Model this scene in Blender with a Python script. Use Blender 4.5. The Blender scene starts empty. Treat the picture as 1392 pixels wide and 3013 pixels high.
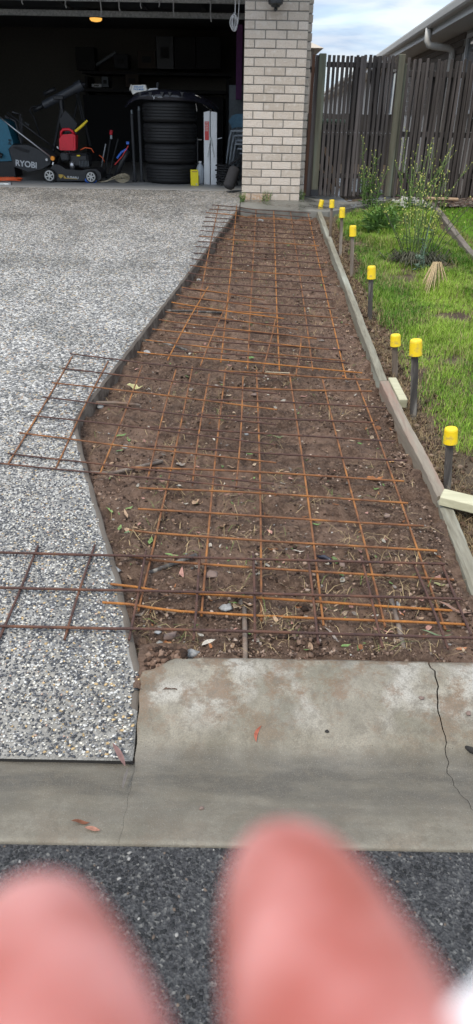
import bpy, math, random
import numpy as np
from mathutils import Vector, Matrix
random.seed(7); rng = np.random.default_rng(11)
SC = bpy.context.scene; COL = SC.collection
rad = math.radians

# ------------------------------------------------------------------ camera, sky, sun, exposure
FPX, CX, CY = 2090.0, 696.0, 1506.5
TH, RO, HC = rad(29), rad(1.05), 1.6
FW = np.array([0, math.cos(TH), -math.sin(TH)]); U0 = np.array([0, math.sin(TH), math.cos(TH)]); R0 = np.array([1., 0, 0])
RT = R0 * math.cos(RO) + U0 * math.sin(RO); UP = -R0 * math.sin(RO) + U0 * math.cos(RO)
CAMP = np.array([0, 0, HC])
cam = bpy.data.cameras.new('camera'); camo = bpy.data.objects.new('camera', cam); COL.objects.link(camo)
camo.matrix_world = Matrix(((RT[0], UP[0], -FW[0], 0), (RT[1], UP[1], -FW[1], 0), (RT[2], UP[2], -FW[2], HC), (0, 0, 0, 1)))
cam.sensor_fit = 'VERTICAL'; cam.sensor_height = 36; cam.sensor_width = 36; cam.lens = FPX / 3013 * 36
cam.clip_start = 0.004; cam.clip_end = 900
cam.dof.use_dof = True; cam.dof.focus_distance = 3.3; cam.dof.aperture_fstop = cam.lens / 3.0; cam.dof.aperture_blades = 0
SC.camera = camo
SC.view_settings.view_transform = 'Standard'; SC.view_settings.look = 'None'; SC.view_settings.gamma = 1
SC.view_settings.use_curve_mapping = False; SC.view_settings.exposure = 0.88
SC.cycles.use_denoising = True; SC.cycles.max_bounces = 6; SC.cycles.sample_clamp_indirect = 6
W = bpy.data.worlds.new('World'); SC.world = W; W.use_nodes = True
SUN_EL, SUN_AZ = rad(58), rad(215)      # azimuth clockwise from +Y
def build_world():
    nt = W.node_tree; nt.nodes.clear(); N = nt.nodes.new; L = nt.links.new
    out = N('ShaderNodeOutputWorld'); bg = N('ShaderNodeBackground'); bg.inputs['Strength'].default_value = 0.12
    sky = N('ShaderNodeTexSky'); sky.sky_type = 'NISHITA'; sky.sun_disc = False
    sky.sun_elevation = SUN_EL; sky.sun_rotation = SUN_AZ; sky.dust_density = .6; sky.air_density = 1.0
    tc = N('ShaderNodeTexCoord'); mp = N('ShaderNodeMapping'); mp.inputs['Scale'].default_value = (2.6, 2.6, 16.0); mp.inputs['Location'].default_value = (3.1, 0.4, 1.3)
    n1 = N('ShaderNodeTexNoise'); n1.inputs['Scale'].default_value = 1.5; n1.inputs['Detail'].default_value = 7; n1.inputs['Roughness'].default_value = .55; n1.inputs['Distortion'].default_value = .4
    rp = N('ShaderNodeValToRGB'); rp.color_ramp.elements[0].position = .36; rp.color_ramp.elements[1].position = .6
    rp.color_ramp.elements[0].color = (.62, .62, .62, 1); rp.color_ramp.elements[1].color = (.97, .97, .97, 1)
    n2 = N('ShaderNodeTexNoise'); n2.inputs['Scale'].default_value = 3.2; n2.inputs['Detail'].default_value = 5
    cr = N('ShaderNodeValToRGB'); cr.color_ramp.elements[0].color = (2.2, 2.75, 3.6, 1); cr.color_ramp.elements[1].color = (3.75, 3.9, 4.1, 1)
    cr.color_ramp.elements[0].position = .36; cr.color_ramp.elements[1].position = .62
    mx = N('ShaderNodeMix'); mx.data_type = 'RGBA'
    L(tc.outputs['Generated'], mp.inputs['Vector']); L(mp.outputs[0], n1.inputs['Vector']); L(mp.outputs[0], n2.inputs['Vector'])
    L(n1.outputs[0], rp.inputs[0]); L(n2.outputs[0], cr.inputs[0]); n2.inputs['Distortion'].default_value = .5
    sy = N('ShaderNodeSeparateXYZ'); L(tc.outputs['Generated'], sy.inputs[0]); cov = N('ShaderNodeMapRange'); cov.inputs[1].default_value = .05; cov.inputs[2].default_value = .45; cov.inputs[3].default_value = 0; cov.inputs[4].default_value = 1; L(sy.outputs[2], cov.inputs[0])
    cmx = N('ShaderNodeMath'); cmx.operation = 'MAXIMUM'; L(rp.outputs[0], cmx.inputs[0]); L(cov.outputs[0], cmx.inputs[1])          # closed cover overhead, breaks only near the horizon
    L(cmx.outputs[0], mx.inputs[0]); L(sky.outputs[0], mx.inputs[6]); L(cr.outputs[0], mx.inputs[7])
    sx = N('ShaderNodeSeparateXYZ'); L(tc.outputs['Generated'], sx.inputs[0]); mr = N('ShaderNodeMapRange'); mr.inputs[1].default_value = 0; mr.inputs[2].default_value = 1; mr.inputs[3].default_value = 1; mr.inputs[4].default_value = 2.35; L(sx.outputs[2], mr.inputs[0])
    gm = N('ShaderNodeVectorMath'); gm.operation = 'SCALE'; L(mx.outputs[2], gm.inputs[0]); L(mr.outputs[0], gm.inputs['Scale'])     # an overcast sky is brighter overhead
    L(gm.outputs[0], bg.inputs['Color']); L(bg.outputs[0], out.inputs[0])
build_world()
sl = bpy.data.lights.new('sun', 'SUN'); sl.energy = 1.5; sl.angle = rad(16); sl.color = (1, .92, .80)
so = bpy.data.objects.new('sun', sl); COL.objects.link(so); so.location = (0, 0, 20)
sd = Vector((math.sin(SUN_AZ) * math.cos(SUN_EL), math.cos(SUN_AZ) * math.cos(SUN_EL), math.sin(SUN_EL)))
so.rotation_euler = sd.to_track_quat('Z', 'Y').to_euler()

# ------------------------------------------------------------------ places: a photo point back onto a real surface
def ray(px, py):
    d = FW * FPX + RT * (px - CX) - UP * (py - CY); return d / np.linalg.norm(d)
def S(y): return .13 + .0921 * (y - 1.73)              # the drive rises towards the garage
def onS(px, py, dz=0.):
    d = ray(px, py); t = (.13 + dz - .0921 * 1.73 - HC) / (d[2] - .0921 * d[1]); return CAMP + d * t
def onZ(px, py, z):
    d = ray(px, py); return CAMP + d * ((z - HC) / d[2])
def onY(px, py, y):
    d = ray(px, py); return CAMP + d * (y / d[1])
K = 1.1697
def uS(x, y, dz=0.): return onS(x * K, y * K, dz)
def uZ(x, y, z): return onZ(x * K, y * K, z)
def zb(x, y, Y): p = onY(x * .3025, 200 + y * .3025, Y); return float(p[0]), float(p[2])
def zc(x, y, Y): p = onY(340 + x * .3193, 200 + y * .3193, Y); return float(p[0]), float(p[2])
def R5(x, y): return x * .605, 1250 + y * .6048
def R6(x, y): return 680 + x * .5983, 1250 + y * .5981
def R3(x, y): return x * .605, 560 + y * .605
def R4(x, y): return 680 + x * .5983, 560 + y * .5982
def _h(ix, iy, s):
    v = np.sin(ix * 127.1 + iy * 311.7 + s * 74.7) * 43758.5453; return v - np.floor(v)
def vnoise(x, y, s=0):
    x = np.asarray(x, float); y = np.asarray(y, float)
    ix, iy = np.floor(x), np.floor(y); fx, fy = x - ix, y - iy
    fx = fx * fx * (3 - 2 * fx); fy = fy * fy * (3 - 2 * fy)
    return (_h(ix, iy, s) * (1 - fx) + _h(ix + 1, iy, s) * fx) * (1 - fy) + (_h(ix, iy + 1, s) * (1 - fx) + _h(ix + 1, iy + 1, s) * fx) * fy - .5
def fbm(x, y, sc, octv=4, s=0):
    t = 0; a = 1.
    for i in range(octv): t = t + a * vnoise(np.asarray(x) / sc + 17 * i, np.asarray(y) / sc - 9 * i, s + i); a *= .55; sc *= .5
    return t

# ------------------------------------------------------------------ materials
def lin(c): return (c[0], c[1], c[2], 1.0)
class Mat:
    def __init__(s, name):
        s.m = bpy.data.materials.new(name); s.m.use_nodes = True; s.nt = s.m.node_tree
        s.b = s.nt.nodes['Principled BSDF']; s.tc = s.nt.nodes.new('ShaderNodeTexCoord')
    def n(s, t, **k):
        x = s.nt.nodes.new(t)
        for a, v in k.items():
            if a in ('Scale', 'Detail', 'Roughness', 'Distortion', 'Randomness', 'Strength', 'Distance', 'Fac', 'Phase_Offset'): x.inputs[a].default_value = v
            else: setattr(x, a, v)
        return x
    def l(s, a, b): s.nt.links.new(a, b)
    def vec(s, scale=(1, 1, 1), src='Object'):
        mp = s.n('ShaderNodeMapping'); mp.inputs['Scale'].default_value = scale
        if src == 'World': g = s.n('ShaderNodeNewGeometry'); s.l(g.outputs['Position'], mp.inputs[0])
        else: s.l(s.tc.outputs[src], mp.inputs[0])
        return mp.outputs[0]
    def noise(s, vec, scale, detail=4, rough=.55, dist=0.):
        x = s.n('ShaderNodeTexNoise', Scale=scale, Detail=detail, Roughness=rough, Distortion=dist); s.l(vec, x.inputs['Vector']); return x.outputs[0]
    def vor(s, vec, scale, feature='F1', out='Distance', rnd=1.):
        x = s.n('ShaderNodeTexVoronoi', feature=feature, Scale=scale, Randomness=rnd); s.l(vec, x.inputs['Vector']); return x.outputs[out]
    def ramp(s, f, stops, interp='LINEAR'):
        x = s.n('ShaderNodeValToRGB'); cr = x.color_ramp; cr.interpolation = interp
        while len(cr.elements) < len(stops): cr.elements.new(.5)
        for e, (p, c) in zip(cr.elements, stops): e.position = p; e.color = lin(c) if not isinstance(c, (int, float)) else (c, c, c, 1)
        s.l(f, x.inputs[0]); return x.outputs[0]
    def mix(s, f, a, b, mode='MIX'):
        x = s.n('ShaderNodeMix'); x.data_type = 'RGBA'; x.blend_type = mode
        for v, i in ((f, 0), (a, 6), (b, 7)):
            if isinstance(v, (int, float)): x.inputs[i].default_value = v
            elif isinstance(v, tuple): x.inputs[i].default_value = lin(v)
            else: s.l(v, x.inputs[i])
        return x.outputs[2]
    def col(s, c):
        if isinstance(c, tuple): s.b.inputs['Base Color'].default_value = lin(c)
        else: s.l(c, s.b.inputs['Base Color'])
        return s
    def rough(s, r):
        if isinstance(r, (int, float)): s.b.inputs['Roughness'].default_value = r
        else: s.l(r, s.b.inputs['Roughness'])
        return s
    def bump(s, h, strength=.5, dist=.01):
        x = s.n('ShaderNodeBump', Strength=strength, Distance=dist); s.l(h, x.inputs['Height']); s.l(x.outputs[0], s.b.inputs['Normal']); return s
    def metal(s, v): s.b.inputs['Metallic'].default_value = v; return s
    def rand(s): return s.n('ShaderNodeObjectInfo').outputs['Random']
MT = {}
def plain(name, c, r=.5, metal=0., var=.12, scale=30, bump=0.):
    m = Mat(name); v = m.vec(); f = m.noise(v, scale)
    m.col(m.ramp(f, [(.3, tuple(x * (1 - var) for x in c)), (.7, tuple(min(1, x * (1 + var)) for x in c))])).rough(r).metal(metal)
    if bump: m.bump(f, bump, .004)
    MT[name] = m.m; return m
def attr_mat(name, r=.6, spec=.5, trans=0., bump=0.):
    m = Mat(name); a = m.n('ShaderNodeAttribute', attribute_name='Col'); m.col(a.outputs['Color']).rough(r)
    m.b.inputs['Specular IOR Level'].default_value = spec
    if trans: m.b.inputs['Transmission Weight'].default_value = 0; 
    if bump: m.bump(m.noise(m.vec(src='World'), 600), bump, .002)
    MT[name] = m.m; return m
def mats():
    # exposed aggregate: cement with pebbles of three sorts
    m = Mat('aggregate'); v = m.vec(src='World'); d1 = m.noise(v, 40, 3)
    vd = m.n('ShaderNodeVectorMath', operation='ADD'); sc = m.n('ShaderNodeVectorMath', operation='SCALE'); nz = m.n('ShaderNodeTexNoise', Scale=60.)
    m.l(v, nz.inputs['Vector']); m.l(nz.outputs[1], sc.inputs[0]); sc.inputs['Scale'].default_value = .008; m.l(v, vd.inputs[0]); m.l(sc.outputs[0], vd.inputs[1])
    V = vd.outputs[0]; c = m.vor(V, 88, out='Color'); dist = m.vor(V, 88); edge = m.vor(V, 88, feature='DISTANCE_TO_EDGE')
    sep = m.n('ShaderNodeSeparateColor'); m.l(c, sep.inputs[0])
    peb = m.ramp(sep.outputs[0], [(0, (.035, .038, .045)), (.2, (.065, .07, .082)), (.36, (.13, .135, .15)), (.5, (.30, .30, .31)), (.62, (.62, .61, .59)), (.84, (.72, .71, .69)), (.92, (.50, .40, .25)), (.97, (.42, .27, .17))], 'CONSTANT')
    big = m.noise(v, 1.3, 5); cem = m.ramp(big, [(.3, (.25, .24, .22)), (.7, (.35, .34, .32))])
    k = m.ramp(edge, [(.02, 0.), (.10, 1.)]); sepc = m.n('ShaderNodeSeparateColor'); m.l(c, sepc.inputs[0]); gy = m.n('ShaderNodeNewGeometry'); sy = m.n('ShaderNodeSeparateXYZ'); m.l(gy.outputs['Position'], sy.inputs[0]); fy = m.n('ShaderNodeMapRange'); m.l(sy.outputs[1], fy.inputs[0]); fy.inputs[1].default_value = 2.1; fy.inputs[2].default_value = 3.4; fy.inputs[3].default_value = .12; fy.inputs[4].default_value = 1.; k = m.mix(1., k, fy.outputs[0], 'MULTIPLY')   # near the kerb the pebbles are real
    base = m.mix(m.mix(1., k, m.ramp(sepc.outputs[1], [(0, 1.), (.8, 1.), (.82, .15)]), 'MULTIPLY'), cem, peb)
    st = m.ramp(m.noise(v, 2.2, 6, .6), [(.38, (.62, .62, .61)), (.56, (1, 1, 1))]); base = m.mix(.8, base, st, 'MULTIPLY')
    base = m.mix(1., base, (.84, .83, .81), 'MULTIPLY'); m.col(base).rough(.62).bump(m.ramp(edge, [(0, 0.), (.25, 1.)]), .55, .004); MT['aggregate'] = m.m
    m = Mat('slab_cement'); v = m.vec(src='World')
    m.col(m.mix(m.noise(v, 9, 6), (.06, .044, .033), (.16, .137, .112))).rough(.8).bump(m.noise(v, 220, 4), .5, .004); MT['slab_cement'] = m.m
    m = Mat('slab_edge'); v = m.vec(src='World')
    m.col(m.mix(m.ramp(m.noise(v, 14, 6), [(.42, 0.), (.62, 1.)]), (.06, .042, .031), (.15, .125, .10))).rough(.85).bump(m.noise(v, 120, 5), .8, .008); MT['slab_edge'] = m.m
    # kerb concrete: wet blotches with soft edges, pale dried scum, earth smears
    m = Mat('kerb_concrete'); v = m.vec((1, 1, 1), 'World'); fine = m.noise(v, 260, 3); g = m.n('ShaderNodeNewGeometry'); sepx = m.n('ShaderNodeSeparateXYZ'); m.l(g.outputs['Position'], sepx.inputs[0])
    def rng_(out, a, b, c, d):
        q = m.n('ShaderNodeMapRange'); m.l(out, q.inputs[0])
        for i_, x_ in enumerate((a, b, c, d)): q.inputs[i_ + 1].default_value = x_
        return q.outputs[0]
    base = m.mix(m.ramp(m.noise(v, 6, 8, .68), [(.33, 0.), (.66, 1.)]), (.14, .122, .088), (.27, .24, .185))
    pale = m.mix(1., m.ramp(m.noise(v, 4.6, 5, .55, .9), [(.47, 0.), (.62, .6)]), rng_(sepx.outputs[2], .025, .075, 0., 1.), 'MULTIPLY')   # dried lime scum high on the face
    base = m.mix(pale, base, (.42, .40, .36))
    damp = m.mix(1., m.ramp(m.noise(v, 5.3, 4, .5, .5), [(.52, 0.), (.59, .8)]), rng_(sepx.outputs[2], .02, .06, 0., 1.), 'MULTIPLY'); base = m.mix(damp, base, (.155, .142, .105))
    earth = m.mix(1., m.ramp(m.noise(m.vec((1, 1.4, 1), 'World'), 8, 9, .75), [(.48, 0.), (.57, .9)]), rng_(sepx.outputs[2], -.02, .10, .22, 1.), 'MULTIPLY'); base = m.mix(earth, base, (.15, .092, .052))
    silt = m.mix(1., rng_(sepx.outputs[2], -.021, .012, 1., .0), m.ramp(m.noise(m.vec((.6, 3, 1), 'World'), 6, 8, .65), [(.36, .6), (.56, 1.)]), 'MULTIPLY'); base = m.mix(silt, base, (.072, .063, .05))
    base = m.mix(m.ramp(m.noise(v, 34, 6, .75), [(.50, 0.), (.62, .6)]), base, (.11, .092, .068))
    base = m.mix(m.ramp(fine, [(.35, .5), (.6, 0.)]), base, (.11, .10, .08)); base = m.mix(m.ramp(m.noise(v, 420, 2), [(.60, 0.), (.70, .25)]), base, (.42, .40, .35))
    spk = m.ramp(m.vor(v, 45), [(.05, 1.), (.09, 0.)]); base = m.mix(m.mix(1., spk, m.ramp(m.noise(v, 11), [(.54, 0.), (.58, .85)]), 'MULTIPLY'), base, (.05, .04, .03))
    m.col(base).rough(m.ramp(m.noise(v, 5, 4), [(.4, .5), (.6, .85)])).bump(fine, .45, .003); MT['kerb_concrete'] = m.m
    m = Mat('path_concrete'); v = m.vec(src='World')
    b = m.mix(m.ramp(m.noise(v, 2.5, 7, .6), [(.4, 0.), (.6, 1.)]), (.085, .085, .075), (.19, .185, .165)); m.col(b).rough(m.ramp(m.noise(v, 2.5, 4), [(.42, .22), (.6, .75)])).bump(m.noise(v, 150, 4), .3, .003); MT['path_concrete'] = m.m
    m = Mat('floor_concrete'); v = m.vec(src='World'); m.col(m.mix(m.noise(v, 4, 6), (.24, .24, .235), (.38, .38, .37))).rough(.6); MT['floor_concrete'] = m.m
    m = Mat('asphalt'); v = m.vec(src='World'); c = m.vor(v, 150, out='Color'); sep = m.n('ShaderNodeSeparateColor'); m.l(c, sep.inputs[0])
    m.col(m.mix(.75, m.ramp(m.noise(v, 5, 6), [(.3, (.017, .017, .0175)), (.7, (.036, .035, .034))]), m.ramp(sep.outputs[0], [(0, (.016, .016, .018)), (.55, (.036, .036, .038)), (.9, (.07, .07, .07)), (.98, (.15, .145, .135))]))).rough(.7).bump(m.vor(v, 150), .9, .006); MT['asphalt'] = m.m
    m = Mat('soil'); v = m.vec(src='World'); n1 = m.noise(v, 7, 8, .65); n2 = m.noise(v, 90, 6, .7)
    b = m.mix(m.ramp(n1, [(.36, 0.), (.64, 1.)]), (.058, .035, .023), (.165, .105, .072)); b = m.mix(m.ramp(n2, [(.42, 0.), (.66, .75)]), b, (.25, .165, .12)); b = m.mix(m.ramp(m.noise(v, 2.2, 5, .6), [(.47, 0.), (.60, .7)]), b, (.24, .155, .112))
    b = m.mix(m.ramp(m.noise(v, 22, 7, .7), [(.42, .55), (.54, 0.)]), b, (.046, .024, .016)); b = m.mix(m.ramp(m.noise(v, 48, 6, .7), [(.56, 0.), (.66, .7)]), b, (.28, .19, .14))
    m.col(b).rough(m.ramp(n1, [(.4, .72), (.6, .95)])).bump(m.mix(.5, n2, m.noise(v, 320, 4, .7)), 1., .022); m.b.inputs['Specular IOR Level'].default_value = .25; MT['soil'] = m.m
    m = Mat('clod'); v = m.vec(src='World'); n2 = m.noise(v, 120, 6, .7); m.col(m.mix(n2, (.042, .027, .018), (.17, .12, .088))).rough(.92).bump(n2, 1., .012); MT['clod'] = m.m
    m = Mat('lawn_soil'); v = m.vec(src='World'); m.col(m.mix(m.ramp(m.noise(v, 6, 7, .65), [(.4, 0.), (.62, 1.)]), (.055, .034, .022), (.10, .075, .042))).rough(.95).bump(m.noise(v, 120, 6, .7), .9, .01); MT['lawn_soil'] = m.m
    m = Mat('mulch'); v = m.vec(src='World'); c = m.vor(m.vec((20, 60, 40), 'World'), 1, out='Color'); sep = m.n('ShaderNodeSeparateColor'); m.l(c, sep.inputs[0])
    m.col(m.ramp(sep.outputs[0], [(0, (.03, .022, .018)), (.5, (.09, .06, .045)), (.8, (.17, .11, .075)), (1, (.12, .11, .10))])).rough(.95).bump(sep.outputs[1], .9, .02); MT['mulch'] = m.m
    # face brick
    m = Mat('brick_cream'); v = m.vec(); r = m.rand(); n = m.noise(v, 55, 6, .75); 
    off = m.n('ShaderNodeVectorMath', operation='SCALE'); cb = m.n('ShaderNodeCombineXYZ'); m.l(r, cb.inputs[0]); m.l(r, cb.inputs[2]); m.l(cb.outputs[0], off.inputs[0]); off.inputs['Scale'].default_value = 9
    ad = m.n('ShaderNodeVectorMath', operation='ADD'); m.l(v, ad.inputs[0]); m.l(off.outputs[0], ad.inputs[1])
    n = m.noise(ad.outputs[0], 60, 7, .75); b = m.ramp(r, [(0, (.49, .42, .35)), (.5, (.58, .505, .43)), (1, (.65, .57, .495))])
    b = m.mix(m.ramp(n, [(.3, .55), (.5, 0.)]), b, (.36, .30, .24)); b = m.mix(m.ramp(m.noise(ad.outputs[0], 18, 5), [(.5, 0.), (.66, .6)]), b, (.62, .57, .52))
    m.col(b).rough(.9).bump(n, .9, .012); MT['brick_cream'] = m.m
    m = Mat('brick_stained'); v = m.vec(); n = m.noise(v, 45, 7, .7); m.col(m.mix(m.ramp(n, [(.4, 0.), (.6, 1.)]), (.42, .27, .17), (.50, .42, .34))).rough(.92).bump(n, .9, .012); MT['brick_stained'] = m.m
    m = Mat('mortar'); v = m.vec(src='World'); n = m.noise(v, 120, 5); m.col(m.mix(n, (.17, .158, .14), (.27, .255, .23))).rough(.95).bump(n, .6, .004); MT['mortar'] = m.m
    m = Mat('brick_brown'); v = m.vec(); r = m.rand(); n = m.noise(v, 40, 5); m.col(m.mix(n, m.ramp(r, [(0, (.17, .14, .12)), (1, (.25, .215, .185))]), (.14, .12, .105))).rough(.9).bump(n, .6, .006); MT['brick_brown'] = m.m
    # timber, grain along one axis
    def wood(name, a, b, scale, r=.8, weather=None, ws=.12):
        m = Mat(name); r_ = m.rand(); cb = m.n('ShaderNodeCombineXYZ'); m.l(r_, cb.inputs[0]); m.l(r_, cb.inputs[1]); m.l(r_, cb.inputs[2])
        s10 = m.n('ShaderNodeVectorMath', operation='SCALE'); m.l(cb.outputs[0], s10.inputs[0]); s10.inputs['Scale'].default_value = 13
        ad = m.n('ShaderNodeVectorMath', operation='ADD'); m.l(m.vec(scale), ad.inputs[0]); m.l(s10.outputs[0], ad.inputs[1])
        g = m.noise(ad.outputs[0], 1, 8, .65, .3); c = m.mix(m.ramp(g, [(.3, 0.), (.7, 1.)]), a, b)
        c = m.mix(m.mix(1., m.ramp(r_, [(0, .0), (1, .55)]), (1, 1, 1), 'MULTIPLY'), c, m.mix(.5, c, tuple(x * .45 for x in a)))
        if weather:
            v2 = m.vec(tuple(x * ws for x in scale)); ad2 = m.n('ShaderNodeVectorMath', operation='ADD'); m.l(v2, ad2.inputs[0]); m.l(s10.outputs[0], ad2.inputs[1])
            c = m.mix(m.ramp(m.noise(ad2.outputs[0], 1.4, 6, .6), [(.48, 0.), (.66, .85)]), c, weather)
        m.col(c).rough(r).bump(g, .45, .004); MT[name] = m.m
    wood('paling', (.024, .0195, .018), (.088, .075, .070), (60, 60, 3), .85, weather=(.14, .12, .115))
    wood('paling_red', (.10, .045, .028), (.16, .08, .05), (60, 60, 3), .85)
    wood('post_green', (.075, .072, .05), (.15, .14, .10), (35, 35, 3), .85, weather=(.17, .21, .165))
    wood('formwork', (.14, .125, .09), (.30, .28, .215), (55, 3, 55), .8, weather=(.33, .34, .285))
    wood('formwork_red', (.19, .155, .12), (.31, .27, .21), (55, 3, 55), .8, weather=(.26, .14, .105))
    wood('fresh_pine', (.40, .38, .25), (.56, .53, .37), (3, 45, 45), .75)
    wood('sleeper', (.11, .09, .075), (.23, .20, .17), (40, 3, 40), .9)
    wood('lumber', (.45, .30, .19), (.58, .42, .29), (40, 40, 4), .8)
    wood('stake_dark', (.035, .032, .03), (.10, .085, .075), (50, 50, 5), .75, weather=(.27, .25, .22), ws=.45)
    wood('stake_brown', (.10, .075, .055), (.20, .155, .12), (50, 50, 5), .85, weather=(.30, .26, .22), ws=.4)
    # rust
    def rust(name, a, b, c_, s):
        m = Mat(name); v = m.vec(src='World'); n = m.noise(v, 28, 7, .7); f = m.noise(v, 9, 4)
        c = m.mix(m.ramp(n, [(.35, 0.), (.65, 1.)]), a, b); c = m.mix(m.ramp(f, [(.5, 0.), (.66, .9)]), c, c_)
        w = m.n('ShaderNodeTexWave', wave_type='BANDS', bands_direction='DIAGONAL', Scale=s); w.inputs['Distortion'].default_value = .6; m.l(m.vec(), w.inputs['Vector'])
        m.col(c).rough(.82).bump(m.mix(.35, w.outputs[1], n), .8, .0016); MT[name] = m.m
    rust('rust_dark', (.04, .02, .017), (.085, .038, .027), (.13, .055, .028), 60)
    rust('rust_mid', (.10, .041, .02), (.22, .09, .032), (.32, .13, .032), 70)
    rust('rust_orange', (.23, .088, .02), (.40, .155, .028), (.18, .07, .025), 70)
    rust('dowel_steel', (.11, .085, .07), (.20, .16, .13), (.17, .105, .07), 60)
    m = Mat('cap_yellow'); v = m.vec(); n = m.noise(v, 40, 5); m.col(m.mix(m.ramp(n, [(.52, 0.), (.70, .6)]), (.78, .55, .01), (.33, .24, .08))).rough(m.ramp(n, [(.4, .35), (.7, .7)])); MT['cap_yellow'] = m.m
    attr_mat('pebble', .7, .25, bump=.4); attr_mat('grassblade', .65, .2); attr_mat('leafcol', .7, .3); attr_mat('straw', .85, .2)
    m = Mat('skin'); v = m.vec(); n = m.noise(v, 75, 4)
    m.col(m.mix(m.ramp(n, [(.38, 0.), (.60, 1.)]), (.40, .11, .085), (.62, .27, .245))).rough(.5); m.b.inputs['Subsurface Weight'].default_value = .35; m.b.inputs['Subsurface Radius'].default_value = (1, .3, .2); m.b.inputs['Subsurface Scale'].default_value = .004; MT['skin'] = m.m
    plain('nail', (.82, .55, .50), .3); plain('plain_white', (.85, .87, .9), .6, var=.02)
    m = Mat('galvanised'); v = m.vec(src='World'); c = m.vor(v, 45, out='Color'); sep = m.n('ShaderNodeSeparateColor'); m.l(c, sep.inputs[0]); m.col(m.ramp(sep.outputs[0], [(0, (.50, .53, .52)), (1, (.76, .78, .77))])).rough(.5); MT['galvanised'] = m.m
    plain('door_steel', (.05, .053, .06), .7); plain('plaster', (.14, .13, .11), .9); plain('ceiling_paint', (.14, .14, .145), .9)  # plaster and ceiling colours darkened to stand in for the garage's dim depth
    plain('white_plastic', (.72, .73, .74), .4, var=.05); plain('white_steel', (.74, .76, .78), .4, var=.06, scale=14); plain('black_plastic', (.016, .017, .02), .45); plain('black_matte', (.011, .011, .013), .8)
    plain('grey_plastic', (.03, .032, .036), .75); plain('steel', (.45, .46, .48), .3, .9); plain('silver_rim', (.48, .48, .46), .45); plain('rubber', (.012, .012, .013), .75, bump=.3)
    plain('red_plastic', (.62, .012, .03), .35, var=.05); plain('yellow_plastic', (.80, .60, .02), .4, var=.05); plain('yellow_card', (.85, .72, .01), .45, var=.04); plain('orange_plastic', (.85, .30, .02), .4)
    plain('orange_cord', (.75, .12, .03), .5); plain('blue_tool', (.02, .16, .25), .45); plain('blue_bright', (.03, .13, .55), .4); plain('red_paint', (.6, .05, .05), .4); plain('ink_blue', (.10, .25, .5), .6); plain('card_white', (.70, .70, .67), .7, var=.05)
    plain('cloth_blue', (.09, .19, .28), .9, bump=.5); plain('locker_grey', (.12, .14, .155), .5); plain('chair_plastic', (.50, .56, .62), .45); plain('webbing', (.42, .36, .25), .9); plain('dry_stalk', (.36, .27, .15), .9, var=.45, scale=90); plain('scope_tube', (.045, .05, .06), .4); plain('fuzzy', (.03, .03, .034), .95, bump=1., scale=120)
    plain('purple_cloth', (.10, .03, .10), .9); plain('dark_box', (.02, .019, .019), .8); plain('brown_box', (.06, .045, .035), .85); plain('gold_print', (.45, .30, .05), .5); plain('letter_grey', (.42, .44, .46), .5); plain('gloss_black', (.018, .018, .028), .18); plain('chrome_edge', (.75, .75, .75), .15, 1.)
    plain('jug_plastic', (.40, .44, .48), .4); plain('lantern_black', (.015, .017, .02), .45); plain('gutter_cream', (.60, .585, .55), .55, var=.05); plain('soffit_white', (.64, .64, .63), .7, var=.04); plain('wall_pale', (.40, .39, .375), .85); plain('roof_grey', (.16, .16, .165), .7); plain('roof_cream', (.42, .36, .29), .7)
    plain('window_frame', (.60, .61, .62), .5); m = Mat('window_glass'); m.col((.10, .115, .13)).rough(.08); MT['window_glass'] = m.m
    plain('dark_fence', (.05, .045, .042), .9); plain('concrete_chip', (.25, .25, .245), .9, var=.4, scale=70, bump=.6); plain('red_stone', (.17, .12, .10), .9, bump=.5); plain('white_pebble', (.46, .45, .42), .7, var=.2); plain('dark_gap', (.02, .018, .016), .95)
    plain('pale_stem', (.19, .27, .08), .8); plain('pale_leaf', (.16, .26, .07), .85, var=.3, scale=20); plain('tuft_green', (.14, .28, .035), .8); plain('stem_green', (.13, .20, .05), .8); plain('stem_dark', (.05, .065, .03), .9); plain('weed_leaf', (.11, .20, .05), .85, var=.35, scale=20); plain('weed_leaf_dark', (.06, .06, .038), .95, var=.4, scale=20); plain('flower_yellow', (.48, .48, .12), .6); plain('thistle_blue', (.14, .21, .15), .7)
    m = Mat('lamp_glow'); m.col((.9, .5, .15)); m.b.inputs['Emission Color'].default_value = (1, .50, .10, 1); m.b.inputs['Emission Strength'].default_value = .6; MT['lamp_glow'] = m.m
mats()

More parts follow.
